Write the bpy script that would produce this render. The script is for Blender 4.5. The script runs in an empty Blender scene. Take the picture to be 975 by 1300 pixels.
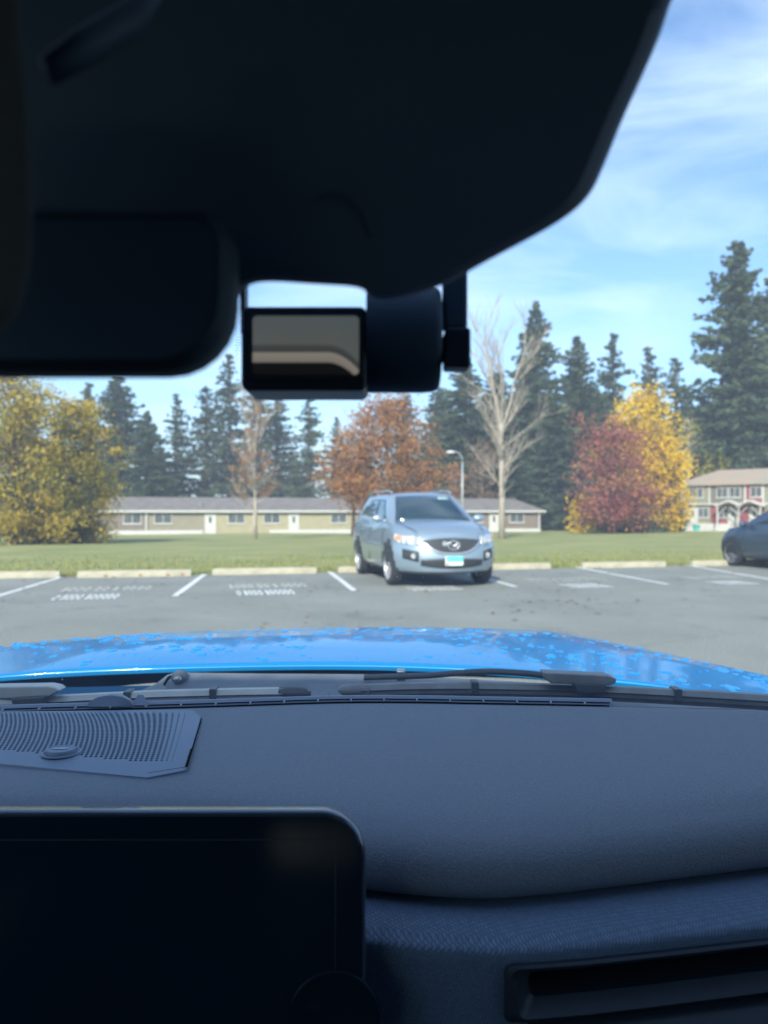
import bpy, bmesh, math, random
import numpy as np
from mathutils import Vector, Matrix, Euler
S = bpy.context.scene
C = S.collection
PI = math.pi
rnd = random.Random(7)

# ------------------------------------------------------------------ camera
CZ = 1.28
F = 982.0
cam_d = bpy.data.cameras.new("camera")
cam = bpy.data.objects.new("camera", cam_d); C.objects.link(cam)
cam.location = (0, 0, CZ); cam.rotation_euler = (PI / 2, 0, 0)
cam_d.sensor_fit = 'VERTICAL'; cam_d.sensor_height = 36.0; cam_d.sensor_width = 27.0
cam_d.lens = F / 1300 * 36.0
cam_d.clip_start = 0.02; cam_d.clip_end = 3000
cam_d.dof.use_dof = True; cam_d.dof.focus_distance = 0.72
cam_d.dof.aperture_fstop = 27.19 / 3.3
S.camera = cam

# ------------------------------------------------------------------ sky, sun, exposure
SUN_EL, SUN_AZ = math.radians(31), math.radians(14)      # sun behind the camera, AZ towards -X
to_sun = Vector((-math.sin(SUN_AZ) * math.cos(SUN_EL), -math.cos(SUN_AZ) * math.cos(SUN_EL), math.sin(SUN_EL)))
w = bpy.data.worlds.new("World"); S.world = w; w.use_nodes = True
nt = w.node_tree; N = nt.nodes; L = nt.links
for n in list(N): N.remove(n)
out = N.new('ShaderNodeOutputWorld'); bg = N.new('ShaderNodeBackground'); sky = N.new('ShaderNodeTexSky')
sky.sky_type = 'NISHITA'; sky.sun_disc = False; sky.sun_elevation = SUN_EL
sky.sun_rotation = math.atan2(to_sun.x, to_sun.y)
sky.air_density = 1.0; sky.dust_density = 0.9; sky.ozone_density = 1.6
tc = N.new('ShaderNodeTexCoord'); mp = N.new('ShaderNodeMapping'); mp.inputs['Scale'].default_value = (1.0, 1.3, 4.2)
mp.inputs['Rotation'].default_value = (0.0, 0.35, 0.3)
nz = N.new('ShaderNodeTexNoise'); nz.inputs['Scale'].default_value = 1.9; nz.inputs['Detail'].default_value = 7; nz.inputs['Roughness'].default_value = 0.55
nz.inputs['Distortion'].default_value = 0.6
rp = N.new('ShaderNodeValToRGB'); rp.color_ramp.elements[0].position = 0.46; rp.color_ramp.elements[1].position = 0.74
rp.color_ramp.elements[1].color = (0.6, 0.6, 0.6, 1)
mx = N.new('ShaderNodeMix'); mx.data_type = 'RGBA'
tint = N.new('ShaderNodeMix'); tint.data_type = 'RGBA'; tint.blend_type = 'MULTIPLY'; tint.inputs['Factor'].default_value = 1.0
tint.inputs['B'].default_value = (0.72, 0.89, 1.06, 1)
L.new(tc.outputs['Generated'], mp.inputs['Vector']); L.new(mp.outputs['Vector'], nz.inputs['Vector'])
L.new(nz.outputs['Fac'], rp.inputs['Fac']); L.new(rp.outputs['Color'], mx.inputs['Factor'])
L.new(sky.outputs['Color'], tint.inputs['A']); L.new(tint.outputs['Result'], mx.inputs['A'])
mx.inputs['B'].default_value = (5.2, 6.1, 7.3, 1)
L.new(mx.outputs['Result'], bg.inputs['Color']); bg.inputs['Strength'].default_value = 0.10
L.new(bg.outputs['Background'], out.inputs['Surface'])
sd = bpy.data.lights.new("sun", 'SUN'); sd.energy = 3.1; sd.angle = math.radians(1.2); sd.color = (1.0, 0.94, 0.84)
so = bpy.data.objects.new("sun", sd); C.objects.link(so)
so.rotation_euler = to_sun.to_track_quat('Z', 'Y').to_euler(); so.location = (0, -5, 20)
S.view_settings.view_transform = 'Standard'; S.view_settings.look = 'None'
S.view_settings.exposure = 1.36; S.view_settings.gamma = 1.0
S.cycles.transparent_max_bounces = 16; S.cycles.max_bounces = 8
S.cycles.caustics_reflective = False; S.cycles.caustics_refractive = False

# ------------------------------------------------------------------ helpers
def PX(px, py, D):                       # a point on the ray of a photograph pixel at depth D
    return Vector(((px - 487.5) / F * D, D, CZ - (py - 650) / F * D))
def DR(px, py, drop):                    # same, at a given height below the camera
    return PX(px, py, drop * F / (py - 650))
def G(px, py, z=0.0):
    return DR(px, py, CZ - z)

def mesh(name, V, Fc, m=None, parent=None, smooth=False, loc=None, world=True, **props):
    me = bpy.data.meshes.new(name)
    me.from_pydata([tuple(v) for v in V], [], [tuple(f) for f in Fc]); me.update()
    if smooth: me.polygons.foreach_set('use_smooth', [True] * len(me.polygons))
    return link(name, me, m, parent, world, **props)
def link(name, me, m=None, parent=None, world=True, **props):
    if m is not None:
        for k in (m if isinstance(m, (list, tuple)) else [m]): me.materials.append(k)
    o = bpy.data.objects.new(name, me); C.objects.link(o)
    if parent is not None:
        o.parent = parent
        if world: o.matrix_parent_inverse = wm(parent).inverted()
    for k, v in props.items(): o[k] = v
    return o
def wm(o):
    M = o.matrix_basis.copy()
    if o.parent is not None: M = wm(o.parent) @ o.matrix_parent_inverse @ M
    return M
def empty(name, label, cat, loc=(0, 0, 0), rz=0, group=None, sc=1):
    o = bpy.data.objects.new(name, None); C.objects.link(o); o.empty_display_size = 0.2
    o.location = loc; o.rotation_euler = (0, 0, rz); o.scale = (sc, sc, sc)
    o['label'] = label; o['category'] = cat
    if group: o['group'] = group
    return o
class MB:
    def __init__(s): s.V = []; s.F = []
    def add(s, V, Fc):
        b = len(s.V); s.V += [tuple(v) for v in V]; s.F += [tuple(i + b for i in f) for f in Fc]; return s
    def box(s, x0, x1, y0, y1, z0, z1, M=None):
        V = [Vector((x, y, z)) for x in (x0, x1) for y in (y0, y1) for z in (z0, z1)]
        if M: V = [M @ v for v in V]
        return s.add(V, [(0, 1, 3, 2), (4, 6, 7, 5), (0, 4, 5, 1), (2, 3, 7, 6), (0, 2, 6, 4), (1, 5, 7, 3)])
    def grid(s, rows, closed=False):
        nr, nc = len(rows), len(rows[0]); V = [v for r in rows for v in r]; Fc = []
        for i in range(nr - 1):
            for j in range(nc if closed else nc - 1):
                k = (j + 1) % nc
                Fc.append((i * nc + j, i * nc + k, (i + 1) * nc + k, (i + 1) * nc + j))
        return s.add(V, Fc)
    def tube(s, pts, rads, n=6, caps=True):
        pts = [Vector(p) for p in pts]; rows = []
        for i, p in enumerate(pts):
            d = (pts[min(i + 1, len(pts) - 1)] - pts[max(i - 1, 0)]).normalized()
            a = d.orthogonal().normalized() if i == 0 else (a - d * a.dot(d)).normalized()
            b = d.cross(a); r = rads[i] if isinstance(rads, (list, tuple)) else rads
            rows.append([p + (a * math.cos(2 * PI * k / n) + b * math.sin(2 * PI * k / n)) * r for k in range(n)])
        b0 = len(s.V); s.grid(rows, closed=True)
        if caps:
            s.F.append(tuple(b0 + k for k in range(n))[::-1]); e = b0 + (len(rows) - 1) * n; s.F.append(tuple(e + k for k in range(n)))
        return s
    def prism(s, poly, f0, f1):           # poly of 2D points; f0/f1 map (a,b) -> 3D
        n = len(poly); V = [f0(*p) for p in poly] + [f1(*p) for p in poly]
        Fc = [tuple(range(n))[::-1], tuple(range(n, 2 * n))] + [(i, (i + 1) % n, n + (i + 1) % n, n + i) for i in range(n)]
        return s.add(V, Fc)
    def build(s, name, m=None, parent=None, smooth=False, world=True, **props):
        return mesh(name, s.V, s.F, m, parent, smooth, world=world, **props)
def fixn(o):
    bm = bmesh.new(); bm.from_mesh(o.data); bmesh.ops.recalc_face_normals(bm, faces=bm.faces); bm.to_mesh(o.data); bm.free(); return o
def bevel(o, wd, seg=2, ang=35, weld=True):
    bm = bmesh.new(); bm.from_mesh(o.data)
    if weld: bmesh.ops.remove_doubles(bm, verts=bm.verts, dist=1e-6)
    bmesh.ops.recalc_face_normals(bm, faces=bm.faces)
    ed = [e for e in bm.edges if len(e.link_faces) == 2 and e.calc_face_angle(0) > math.radians(ang)]
    bmesh.ops.bevel(bm, geom=ed, offset=wd, segments=seg, affect='EDGES', profile=0.6)
    for f in bm.faces: f.smooth = True
    bm.to_mesh(o.data); bm.free()
    md = o.modifiers.new("wn", 'WEIGHTED_NORMAL'); md.keep_sharp = False
    return o
def smooth1(a, k=3):
    a = np.array(a, float)
    for _ in range(k):
        b = a.copy(); b[1:-1] = (a[:-2] + 2 * a[1:-1] + a[2:]) / 4; a = b
    return a
def lerp(a, b, t): return a + (b - a) * t
def rounded(x0, x1, z0, z1, r, n=6, rs=None):
    rs = rs or (r, r, r, r); P = []
    for (cx, cz, a0, q) in ((x1 - rs[0], z1 - rs[0], 0, 0), (x0 + rs[1], z1 - rs[1], 90, 1), (x0 + rs[2], z0 + rs[2], 180, 2), (x1 - rs[3], z0 + rs[3], 270, 3)):
        for k in range(n + 1):
            a = math.radians(a0 + 90 * k / n); P.append((cx + rs[q] * math.cos(a), cz + rs[q] * math.sin(a)))
    return P
def chaikin(P, k=2):
    for _ in range(k):
        Q = []
        for i in range(len(P)):
            a, b = P[i], P[(i + 1) % len(P)]
            Q += [(a[0] * .75 + b[0] * .25, a[1] * .75 + b[1] * .25), (a[0] * .25 + b[0] * .75, a[1] * .25 + b[1] * .75)]
        P = Q
    return P

# ------------------------------------------------------------------ materials
def mat(name, col, rough=0.6, metal=0.0, spec=0.5, coat=0.0, noise=None, bump=None, emit=None, voro=None):
    m = bpy.data.materials.new(name); m.use_nodes = True; t = m.node_tree; b = t.nodes['Principled BSDF']
    b.inputs['Base Color'].default_value = (*col, 1); b.inputs['Roughness'].default_value = rough; b.inputs['Metallic'].default_value = metal
    b.inputs['Specular IOR Level'].default_value = spec; b.inputs['Coat Weight'].default_value = coat; b.inputs['Coat Roughness'].default_value = 0.03
    if emit: b.inputs['Emission Color'].default_value = (*emit[0], 1); b.inputs['Emission Strength'].default_value = emit[1]
    g = None
    if noise or bump: g = t.nodes.new('ShaderNodeTexCoord')
    if noise:                            # (scale, colour2, lo, hi)
        n = t.nodes.new('ShaderNodeTexNoise'); n.inputs['Scale'].default_value = noise[0]; n.inputs['Detail'].default_value = 6
        r = t.nodes.new('ShaderNodeValToRGB'); r.color_ramp.elements[0].color = (*col, 1); r.color_ramp.elements[1].color = (*noise[1], 1)
        r.color_ramp.elements[0].position = noise[2] if len(noise) > 2 else 0.35; r.color_ramp.elements[1].position = noise[3] if len(noise) > 3 else 0.65
        t.links.new(g.outputs['Object'], n.inputs['Vector']); t.links.new(n.outputs['Fac'], r.inputs['Fac']); t.links.new(r.outputs['Color'], b.inputs['Base Color'])
    if bump:                             # (scale, strength, distance)
        n = t.nodes.new('ShaderNodeTexNoise'); n.inputs['Scale'].default_value = bump[0]; n.inputs['Detail'].default_value = 4
        p = t.nodes.new('ShaderNodeBump'); p.inputs['Strength'].default_value = bump[1]; p.inputs['Distance'].default_value = bump[2]
        t.links.new(g.outputs['Object'], n.inputs['Vector']); t.links.new(n.outputs['Fac'], p.inputs['Height']); t.links.new(p.outputs['Normal'], b.inputs['Normal'])
    return m
def leafmat(name, cols, rough=0.7):
    m = bpy.data.materials.new(name); m.use_nodes = True; t = m.node_tree; b = t.nodes['Principled BSDF']
    g = t.nodes.new('ShaderNodeNewGeometry'); r = t.nodes.new('ShaderNodeValToRGB'); r.color_ramp.interpolation = 'LINEAR'
    e = r.color_ramp.elements; e[0].color = (*cols[0], 1); e[1].color = (*cols[-1], 1)
    for i, c in enumerate(cols[1:-1]): x = e.new((i + 1) / (len(cols) - 1)); x.color = (*c, 1)
    tc_ = t.nodes.new('ShaderNodeTexCoord'); n = t.nodes.new('ShaderNodeTexNoise'); n.inputs['Scale'].default_value = 0.45; n.inputs['Detail'].default_value = 3
    mm = t.nodes.new('ShaderNodeMath'); mm.operation = 'MULTIPLY_ADD'; mm.inputs[1].default_value = 0.45
    m2 = t.nodes.new('ShaderNodeMath'); m2.operation = 'MULTIPLY_ADD'; m2.inputs[1].default_value = 1.6; m2.inputs[2].default_value = -0.55
    t.links.new(tc_.outputs['Object'], n.inputs['Vector']); t.links.new(n.outputs['Fac'], m2.inputs[0])
    t.links.new(g.outputs['Random Per Island'], mm.inputs[0]); t.links.new(m2.outputs[0], mm.inputs[2]); t.links.new(mm.outputs[0], r.inputs['Fac'])
    t.links.new(r.outputs['Color'], b.inputs['Base Color']); b.inputs['Roughness'].default_value = rough; b.inputs['Specular IOR Level'].default_value = 0.25
    tr = t.nodes.new('ShaderNodeBsdfTranslucent'); mxs = t.nodes.new('ShaderNodeMixShader'); mxs.inputs[0].default_value = 0.3
    t.links.new(r.outputs['Color'], tr.inputs['Color']); t.links.new(b.outputs[0], mxs.inputs[1]); t.links.new(tr.outputs[0], mxs.inputs[2])
    t.links.new(mxs.outputs[0], t.nodes['Material Output'].inputs['Surface'])
    return m
def glassmat(name, tint=(1, 1, 1), film=0.0, ior=1.5, frough=0.0, filmcol=(.8, .85, .9)):
    m = bpy.data.materials.new(name); m.use_nodes = True; t = m.node_tree
    for n in list(t.nodes):
        if n.type == 'BSDF_PRINCIPLED': t.nodes.remove(n)
    tr = t.nodes.new('ShaderNodeBsdfTransparent'); tr.inputs[0].default_value = (*tint, 1)
    gl = t.nodes.new('ShaderNodeBsdfGlossy'); gl.inputs['Roughness'].default_value = frough
    fr = t.nodes.new('ShaderNodeFresnel'); fr.inputs['IOR'].default_value = ior
    a = t.nodes.new('ShaderNodeMixShader'); t.links.new(fr.outputs[0], a.inputs[0]); t.links.new(tr.outputs[0], a.inputs[1]); t.links.new(gl.outputs[0], a.inputs[2])
    o = t.nodes['Material Output']
    if film > 0:
        tl = t.nodes.new('ShaderNodeBsdfTranslucent'); tl.inputs[0].default_value = (*filmcol, 1)
        tc_ = t.nodes.new('ShaderNodeTexCoord'); n = t.nodes.new('ShaderNodeTexNoise'); n.inputs['Scale'].default_value = 9; n.inputs['Detail'].default_value = 4
        mr = t.nodes.new('ShaderNodeMapRange'); mr.inputs['From Min'].default_value = .3; mr.inputs['From Max'].default_value = .7
        mr.inputs['To Min'].default_value = film * .8; mr.inputs['To Max'].default_value = film * 1.2
        t.links.new(tc_.outputs['Object'], n.inputs['Vector']); t.links.new(n.outputs['Fac'], mr.inputs['Value'])
        c = t.nodes.new('ShaderNodeMixShader'); t.links.new(mr.outputs[0], c.inputs[0]); t.links.new(a.outputs[0], c.inputs[1]); t.links.new(tl.outputs[0], c.inputs[2]); a = c
    t.links.new(a.outputs[0], o.inputs['Surface'])
    return m

M_blue = mat('blue_paint', (0.001, 0.185, 0.46), 0.40, 0.05, 0.2, coat=0.6, noise=(900, (0.002, 0.215, 0.53), .4, .6))
M_blue.node_tree.nodes['Principled BSDF'].inputs['Coat Roughness'].default_value = 0.05
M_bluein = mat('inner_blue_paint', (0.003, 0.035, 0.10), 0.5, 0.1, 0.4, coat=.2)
M_dash = mat('dash_vinyl', (0.116, 0.142, 0.184), 0.52, 0, 0.6, noise=(850, (0.155, 0.186, 0.235), .42, .62), bump=(900, 0.9, 0.0012))
M_blackpl = mat('black_plastic', (0.030, 0.042, 0.056), 0.45, 0, 0.4, bump=(1400, 0.2, 0.0004))
M_housing = mat('housing_plastic', (0.055, 0.088, 0.135), 0.6, 0, 0.45, noise=(14, (0.062, 0.098, 0.15)), bump=(700, 0.2, 0.0004))
M_ventpl = mat('vent_plastic', (0.022, 0.031, 0.045), 0.5, 0, 0.45, noise=(60, (.026, .037, .052)))
M_mirback = mat('mirror_back', (0.026, 0.042, 0.062), 0.65, 0, 0.3, noise=(30, (.03, .048, .07)))
M_slot = mat('slot_grey', (0.05, 0.065, 0.09), 0.6, noise=(60, (.06, .078, .105)))
M_cavity = mat('cavity_black', (0.003, 0.003, 0.004), 0.9, 0, 0.1)
M_gloss = mat('gloss_black', (0.006, 0.014, 0.024), 0.10, 0, 0.10, coat=0.0, noise=(5, (0.007, 0.017, 0.028)))
M_chromerim = mat('rim_metal', (0.30, 0.33, 0.38), 0.16, 1.0)
M_grillepl = mat('grille_plastic', (0.15, 0.195, 0.27), 0.45, 0, 0.5, bump=(1500, 0.1, 0.0003))
M_wiper = mat('wiper_plastic', (0.20, 0.20, 0.19), 0.5, 0, 0.5, noise=(40, (0.27, 0.27, 0.25)), bump=(300, 0.2, 0.0005))
M_wiperd = mat('wiper_arm', (0.05, 0.053, 0.058), 0.4, 0, 0.5, noise=(30, (0.07, 0.072, 0.075)))
M_rubber = mat('rubber', (0.02, 0.02, 0.022), 0.6, 0, 0.4, noise=(60, (0.035, 0.035, 0.035)))
M_cowl = mat('cowl_plastic', (0.12, 0.145, 0.165), 0.55, 0, 0.4, noise=(22, (0.17, 0.19, 0.205)), bump=(500, 0.2, 0.0005))
M_bolt = mat('bolt_metal', (0.5, 0.5, 0.48), 0.25, 1.0, noise=(200, (0.3, 0.3, 0.3)))
M_headliner = mat('headliner', (0.11, 0.115, 0.12), 0.9, noise=(80, (0.13, 0.135, 0.14)))
M_tanpl = mat('trim_grey', (0.10, 0.10, 0.10), 0.7, noise=(40, (0.12, 0.12, 0.12)))
M_glass = glassmat('windshield_glass', (0.93, 0.97, 0.965), film=0.036, filmcol=(.72, .84, 1.0))
M_sglass = glassmat('side_glass', (0.75, 0.82, 0.80))
M_drop = mat('water_on_blue', (0.002, 0.215, 0.56), 0.08, 0, 0.4, coat=1.0, noise=(120, (0.003, 0.25, 0.62)))

# woven fabric panel
M_fab = mat('dash_fabric', (0.040, 0.052, 0.080), 0.7, 0, 0.35)
t = M_fab.node_tree; b = t.nodes['Principled BSDF']; g = t.nodes.new('ShaderNodeTexCoord'); mp_ = t.nodes.new('ShaderNodeMapping')
mp_.inputs['Rotation'].default_value = (0, 0, 0.55)
vo = t.nodes.new('ShaderNodeTexBrick'); vo.inputs['Scale'].default_value = 165; vo.inputs['Mortar Size'].default_value = 0.05
vo.inputs['Color1'].default_value = (0.17, 0.235, 0.34, 1); vo.inputs['Color2'].default_value = (0.13, 0.18, 0.265, 1); vo.inputs['Mortar'].default_value = (0.075, 0.105, 0.155, 1)
vo.inputs['Mortar Smooth'].default_value = 0.6
sp_ = t.nodes.new('ShaderNodeSeparateXYZ'); cb_ = t.nodes.new('ShaderNodeCombineXYZ'); sb_ = t.nodes.new('ShaderNodeMath'); sb_.operation = 'SUBTRACT'
t.links.new(g.outputs['Object'], sp_.inputs[0]); t.links.new(sp_.outputs[1], sb_.inputs[0]); t.links.new(sp_.outputs[2], sb_.inputs[1]); t.links.new(sp_.outputs[0], cb_.inputs[0]); t.links.new(sb_.outputs[0], cb_.inputs[1])
t.links.new(cb_.outputs[0], mp_.inputs['Vector']); t.links.new(mp_.outputs['Vector'], vo.inputs['Vector']); t.links.new(vo.outputs['Color'], b.inputs['Base Color'])
bp = t.nodes.new('ShaderNodeBump'); bp.inputs['Strength'].default_value = 0.15; bp.inputs['Distance'].default_value = 0.0003; bp.invert = True
t.links.new(vo.outputs['Fac'], bp.inputs['Height']); t.links.new(bp.outputs['Normal'], b.inputs['Normal'])

# ------------------------------------------------------------------ ground
FI = math.radians(13.2)                          # the row of stalls runs at this angle
U = Vector((math.cos(FI), math.sin(FI), 0)); Vd = Vector((-math.sin(FI), math.cos(FI), 0))
ROW0 = G(170, 732)                               # foot of the second wheel stop
def tz(x, y):                                    # terrain height
    d = (Vector((x, y, 0)) - Vector((ROW0.x, ROW0.y, 0))).dot(Vd)
    t_ = max(0.0, d - 0.3)
    z = -0.0145 * t_ + (0.05 * math.sin(x * .21 + y * .13) + .04 * math.sin(y * .37 - x * .11)) * min(1, t_ / 15)
    if t_ > 100: z = -1.4
    return z
M_grass = mat('grass', (0.19, 0.235, 0.06), 0.9, noise=(0.35, (0.31, 0.32, 0.11), .35, .68), bump=(9, 1.0, 0.05))
t = M_grass.node_tree; b = t.nodes['Principled BSDF']; old = b.inputs['Base Color'].links[0].from_socket
n2 = t.nodes.new('ShaderNodeTexNoise'); n2.inputs['Scale'].default_value = 5.5; n2.inputs['Detail'].default_value = 8; n2.inputs['Roughness'].default_value = .75
r2 = t.nodes.new('ShaderNodeValToRGB'); r2.color_ramp.elements[0].position = .45; r2.color_ramp.elements[1].position = .68
mx_ = t.nodes.new('ShaderNodeMix'); mx_.data_type = 'RGBA'; mx_.inputs['B'].default_value = (0.30, 0.235, 0.11, 1)
g = t.nodes.new('ShaderNodeTexCoord'); t.links.new(g.outputs['Object'], n2.inputs['Vector']); t.links.new(n2.outputs['Fac'], r2.inputs['Fac'])
t.links.new(r2.outputs['Color'], mx_.inputs['Factor']); t.links.new(old, mx_.inputs['A']); t.links.new(mx_.outputs['Result'], b.inputs['Base Color'])
xs = sorted(set([-600, -400, -200, -120] + list(range(-90, 93, 3)) + [120, 200, 400, 600]))
ys = sorted(set([-200, -60, -20] + list(range(-10, 130, 2)) + [160, 250, 400, 620]))
mb = MB(); mb.grid([[(x, y, tz(x, y) - 0.008) for x in xs] for y in ys])
ground = mb.build('lawn_ground', M_grass, smooth=True, kind='structure')
M_asph = mat('asphalt', (0.215, 0.222, 0.192), 0.88, noise=(0.6, (0.28, 0.288, 0.248), .3, .7), bump=(60, 0.6, 0.004))
t = M_asph.node_tree; b = t.nodes['Principled BSDF']; old = b.inputs['Base Color'].links[0].from_socket
n2 = t.nodes.new('ShaderNodeTexNoise'); n2.inputs['Scale'].default_value = 45; n2.inputs['Detail'].default_value = 3
mx_ = t.nodes.new('ShaderNodeMix'); mx_.data_type = 'RGBA'; mx_.blend_type = 'MULTIPLY'; mx_.inputs['Factor'].default_value = .55
r2 = t.nodes.new('ShaderNodeValToRGB'); r2.color_ramp.elements[0].position = .38; r2.color_ramp.elements[0].color = (.45, .45, .45, 1); r2.color_ramp.elements[1].position = .6; r2.color_ramp.elements[1].color = (1.15, 1.15, 1.15, 1)
g = t.nodes.new('ShaderNodeTexCoord'); t.links.new(g.outputs['Object'], n2.inputs['Vector']); t.links.new(n2.outputs['Fac'], r2.inputs['Fac'])
t.links.new(old, mx_.inputs['A']); t.links.new(r2.outputs['Color'], mx_.inputs['B']); t.links.new(mx_.outputs['Result'], b.inputs['Base Color'])
O0 = Vector((ROW0.x, ROW0.y, 0)) + Vd * 0.28
rows = []
for k in range(0, 41):
    rows.append([O0 + U * (-60 + 2.0 * j + 0) - Vd * (k * 1.25 + (0.05 * math.sin(j * 1.7) if k == 0 else 0)) for j in range(71)])
mb = MB(); mb.grid(rows); mb.F = [f[::-1] for f in mb.F]
lot = mb.build('parking_lot', M_asph, kind='structure')
M_line = mat('line_paint', (0.72, 0.73, 0.70), 0.7, noise=(14, (0.50, 0.52, 0.50), .45, .75))
M_stw = mat('stencil_paint', (0.78, 0.80, 0.77), 0.7, noise=(16, (0.5, 0.53, 0.5), .5, .75))
M_sto = mat('faded_stencil_paint', (0.55, 0.55, 0.47), 0.8, noise=(16, (0.36, 0.365, 0.32), .4, .7))
def line(a, b_, wd=0.105):
    a = Vector(a); b_ = Vector(b_); a.z = b_.z = 0.004; d = (b_ - a).normalized(); s = Vector((-d.y, d.x, 0)) * wd / 2
    n = 8; rows = [[lerp(a, b_, i / n) - s * (1 + .06 * rnd.uniform(-1, 1)), lerp(a, b_, i / n) + s * (1 + .06 * rnd.uniform(-1, 1))] for i in range(n + 1)]
    m = MB(); m.grid(rows); m.F = [f[::-1] for f in m.F]
    return m.build('painted_line', M_line, lot)
ends = [((77, 733), (-40, 768)), ((260, 729), (222, 757)), ((417, 725), (450, 750)), ((570, 722), (655, 745)), ((722, 718.5), (848, 742)), ((865, 716.5), (1040, 746))]
for a, b_ in ends: line(G(*a), G(*b_))
line(G(-150, 739), G(-330, 790)); line(G(1010, 714), G(1190, 738))
def text(body, px, py, wpx, m, faded=False):
    p = G(px, py); cu = bpy.data.curves.new('t', 'FONT'); cu.body = body; cu.align_x = 'CENTER'; cu.size = 0.42; cu.resolution_u = 2; cu.offset = .02; cu.space_character = 1.4
    ob = bpy.data.objects.new('t', cu); dg = bpy.context.evaluated_depsgraph_get()
    C.objects.link(ob); dg.update(); me = bpy.data.meshes.new_from_object(ob.evaluated_get(dg)); C.objects.unlink(ob); bpy.data.objects.remove(ob)
    xs_ = [v.co.x for v in me.vertices]; w0 = max(xs_) - min(xs_); wt = wpx / F * p.y
    sc_ = wt / w0
    for v in me.vertices: v.co = Vector((v.co.x * sc_, v.co.y * 2.1, 0))
    me.transform(Matrix.Translation((p.x, p.y, 0.006)) @ Matrix.Rotation(FI, 4, 'Z'))
    return link('stencil_lettering', me, m, lot)
for (px, py, wd, row) in ((134, 750, 108, 0), (106, 761, 80, 1), (342, 746, 98, 0), (339, 755, 74, 1), (560, 742, 72, 0), (558, 749.5, 66, 1),
                          (728, 738, 100, 0), (754, 746, 56, 1), (915, 735, 74, 0), (944, 742, 52, 1)):
    text('BOOO DO B ODOO' if row == 0 else 'O BODO BOOODO', px, py, wd, M_sto if row == 0 else M_stw)

t = M_asph.node_tree; b = t.nodes['Principled BSDF']; old = b.inputs['Base Color'].links[0].from_socket
g = t.nodes.new('ShaderNodeTexCoord'); n0 = t.nodes.new('ShaderNodeTexNoise'); n0.inputs['Scale'].default_value = 1.3; n0.inputs['Detail'].default_value = 5
ad = t.nodes.new('ShaderNodeMix'); ad.data_type = 'RGBA'; ad.blend_type = 'ADD'; ad.inputs['Factor'].default_value = .5
vc = t.nodes.new('ShaderNodeTexVoronoi'); vc.feature = 'DISTANCE_TO_EDGE'; vc.inputs['Scale'].default_value = .33
rc = t.nodes.new('ShaderNodeValToRGB'); rc.color_ramp.elements[0].position = .0; rc.color_ramp.elements[0].color = (.45, .45, .45, 1); rc.color_ramp.elements[1].position = .012; rc.color_ramp.elements[1].color = (1, 1, 1, 1)
mc = t.nodes.new('ShaderNodeMix'); mc.data_type = 'RGBA'; mc.blend_type = 'MULTIPLY'; mc.inputs['Factor'].default_value = .22
ns = t.nodes.new('ShaderNodeTexNoise'); ns.inputs['Scale'].default_value = .9; ns.inputs['Detail'].default_value = 7; ns.inputs['Roughness'].default_value = .7
rs_ = t.nodes.new('ShaderNodeValToRGB'); rs_.color_ramp.elements[0].position = .28; rs_.color_ramp.elements[0].color = (.55, .56, .58, 1); rs_.color_ramp.elements[1].position = .42; rs_.color_ramp.elements[1].color = (1, 1, 1, 1)
ms_ = t.nodes.new('ShaderNodeMix'); ms_.data_type = 'RGBA'; ms_.blend_type = 'MULTIPLY'; ms_.inputs['Factor'].default_value = .8
t.links.new(g.outputs['Object'], n0.inputs['Vector']); t.links.new(g.outputs['Object'], ad.inputs['A']); t.links.new(n0.outputs['Color'], ad.inputs['B']); t.links.new(ad.outputs['Result'], vc.inputs['Vector'])
t.links.new(g.outputs['Object'], ns.inputs['Vector']); t.links.new(ns.outputs['Fac'], rs_.inputs['Fac']); t.links.new(vc.outputs['Distance'], rc.inputs['Fac'])
t.links.new(old, mc.inputs['A']); t.links.new(rc.outputs['Color'], mc.inputs['B']); t.links.new(mc.outputs['Result'], ms_.inputs['A']); t.links.new(rs_.outputs['Color'], ms_.inputs['B']); t.links.new(ms_.outputs['Result'], b.inputs['Base Color'])
# wheel stops
M_stop = mat('stop_concrete', (0.33, 0.30, 0.215), 0.85, noise=(6, (0.42, 0.385, 0.28)), bump=(50, .5, .004))
M_stain = mat('rust_stain', (0.25, 0.12, 0.06), 0.9, noise=(20, (0.35, 0.2, 0.1)))
def stop_mesh(Ln):
    m = MB(); n = 14; rows = []
    prof = [(-.085, 0), (-.082, .06), (-.065, .115), (-.045, .13), (.045, .13), (.065, .115), (.082, .06), (.085, 0)]
    for i in range(n + 1):
        x = -Ln / 2 + Ln * i / n; e = 1 if 0 < i < n else .93
        rows.append([(x, y * e, z * e + (.003 * rnd.uniform(-1, 1) if z > .05 else 0)) for y, z in prof])
    m.grid(rows); m.F.append(tuple(range(8))[::-1]); m.F.append(tuple(n * 8 + k for k in range(8)))
    return m
stops = [(-70, 70, 734.5, 'pale yellow wheel stop leftmost in the row, cut by the left frame edge'),
         (103, 240, 732.5, 'pale yellow wheel stop with rust chips, second from the left frame edge'),
         (272, 402, 729, 'pale yellow wheel stop below the half-bare thin tree'),
         (430, 560, 726, 'pale yellow wheel stop behind the silver-blue SUV'),
         (576, 704, 723, 'pale yellow wheel stop emerging right of the silver-blue SUV'),
         (736, 852, 720.5, 'pale yellow wheel stop below the red and yellow trees'),
         (874, 985, 718, 'pale yellow wheel stop touched by the dark blue car')]
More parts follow.
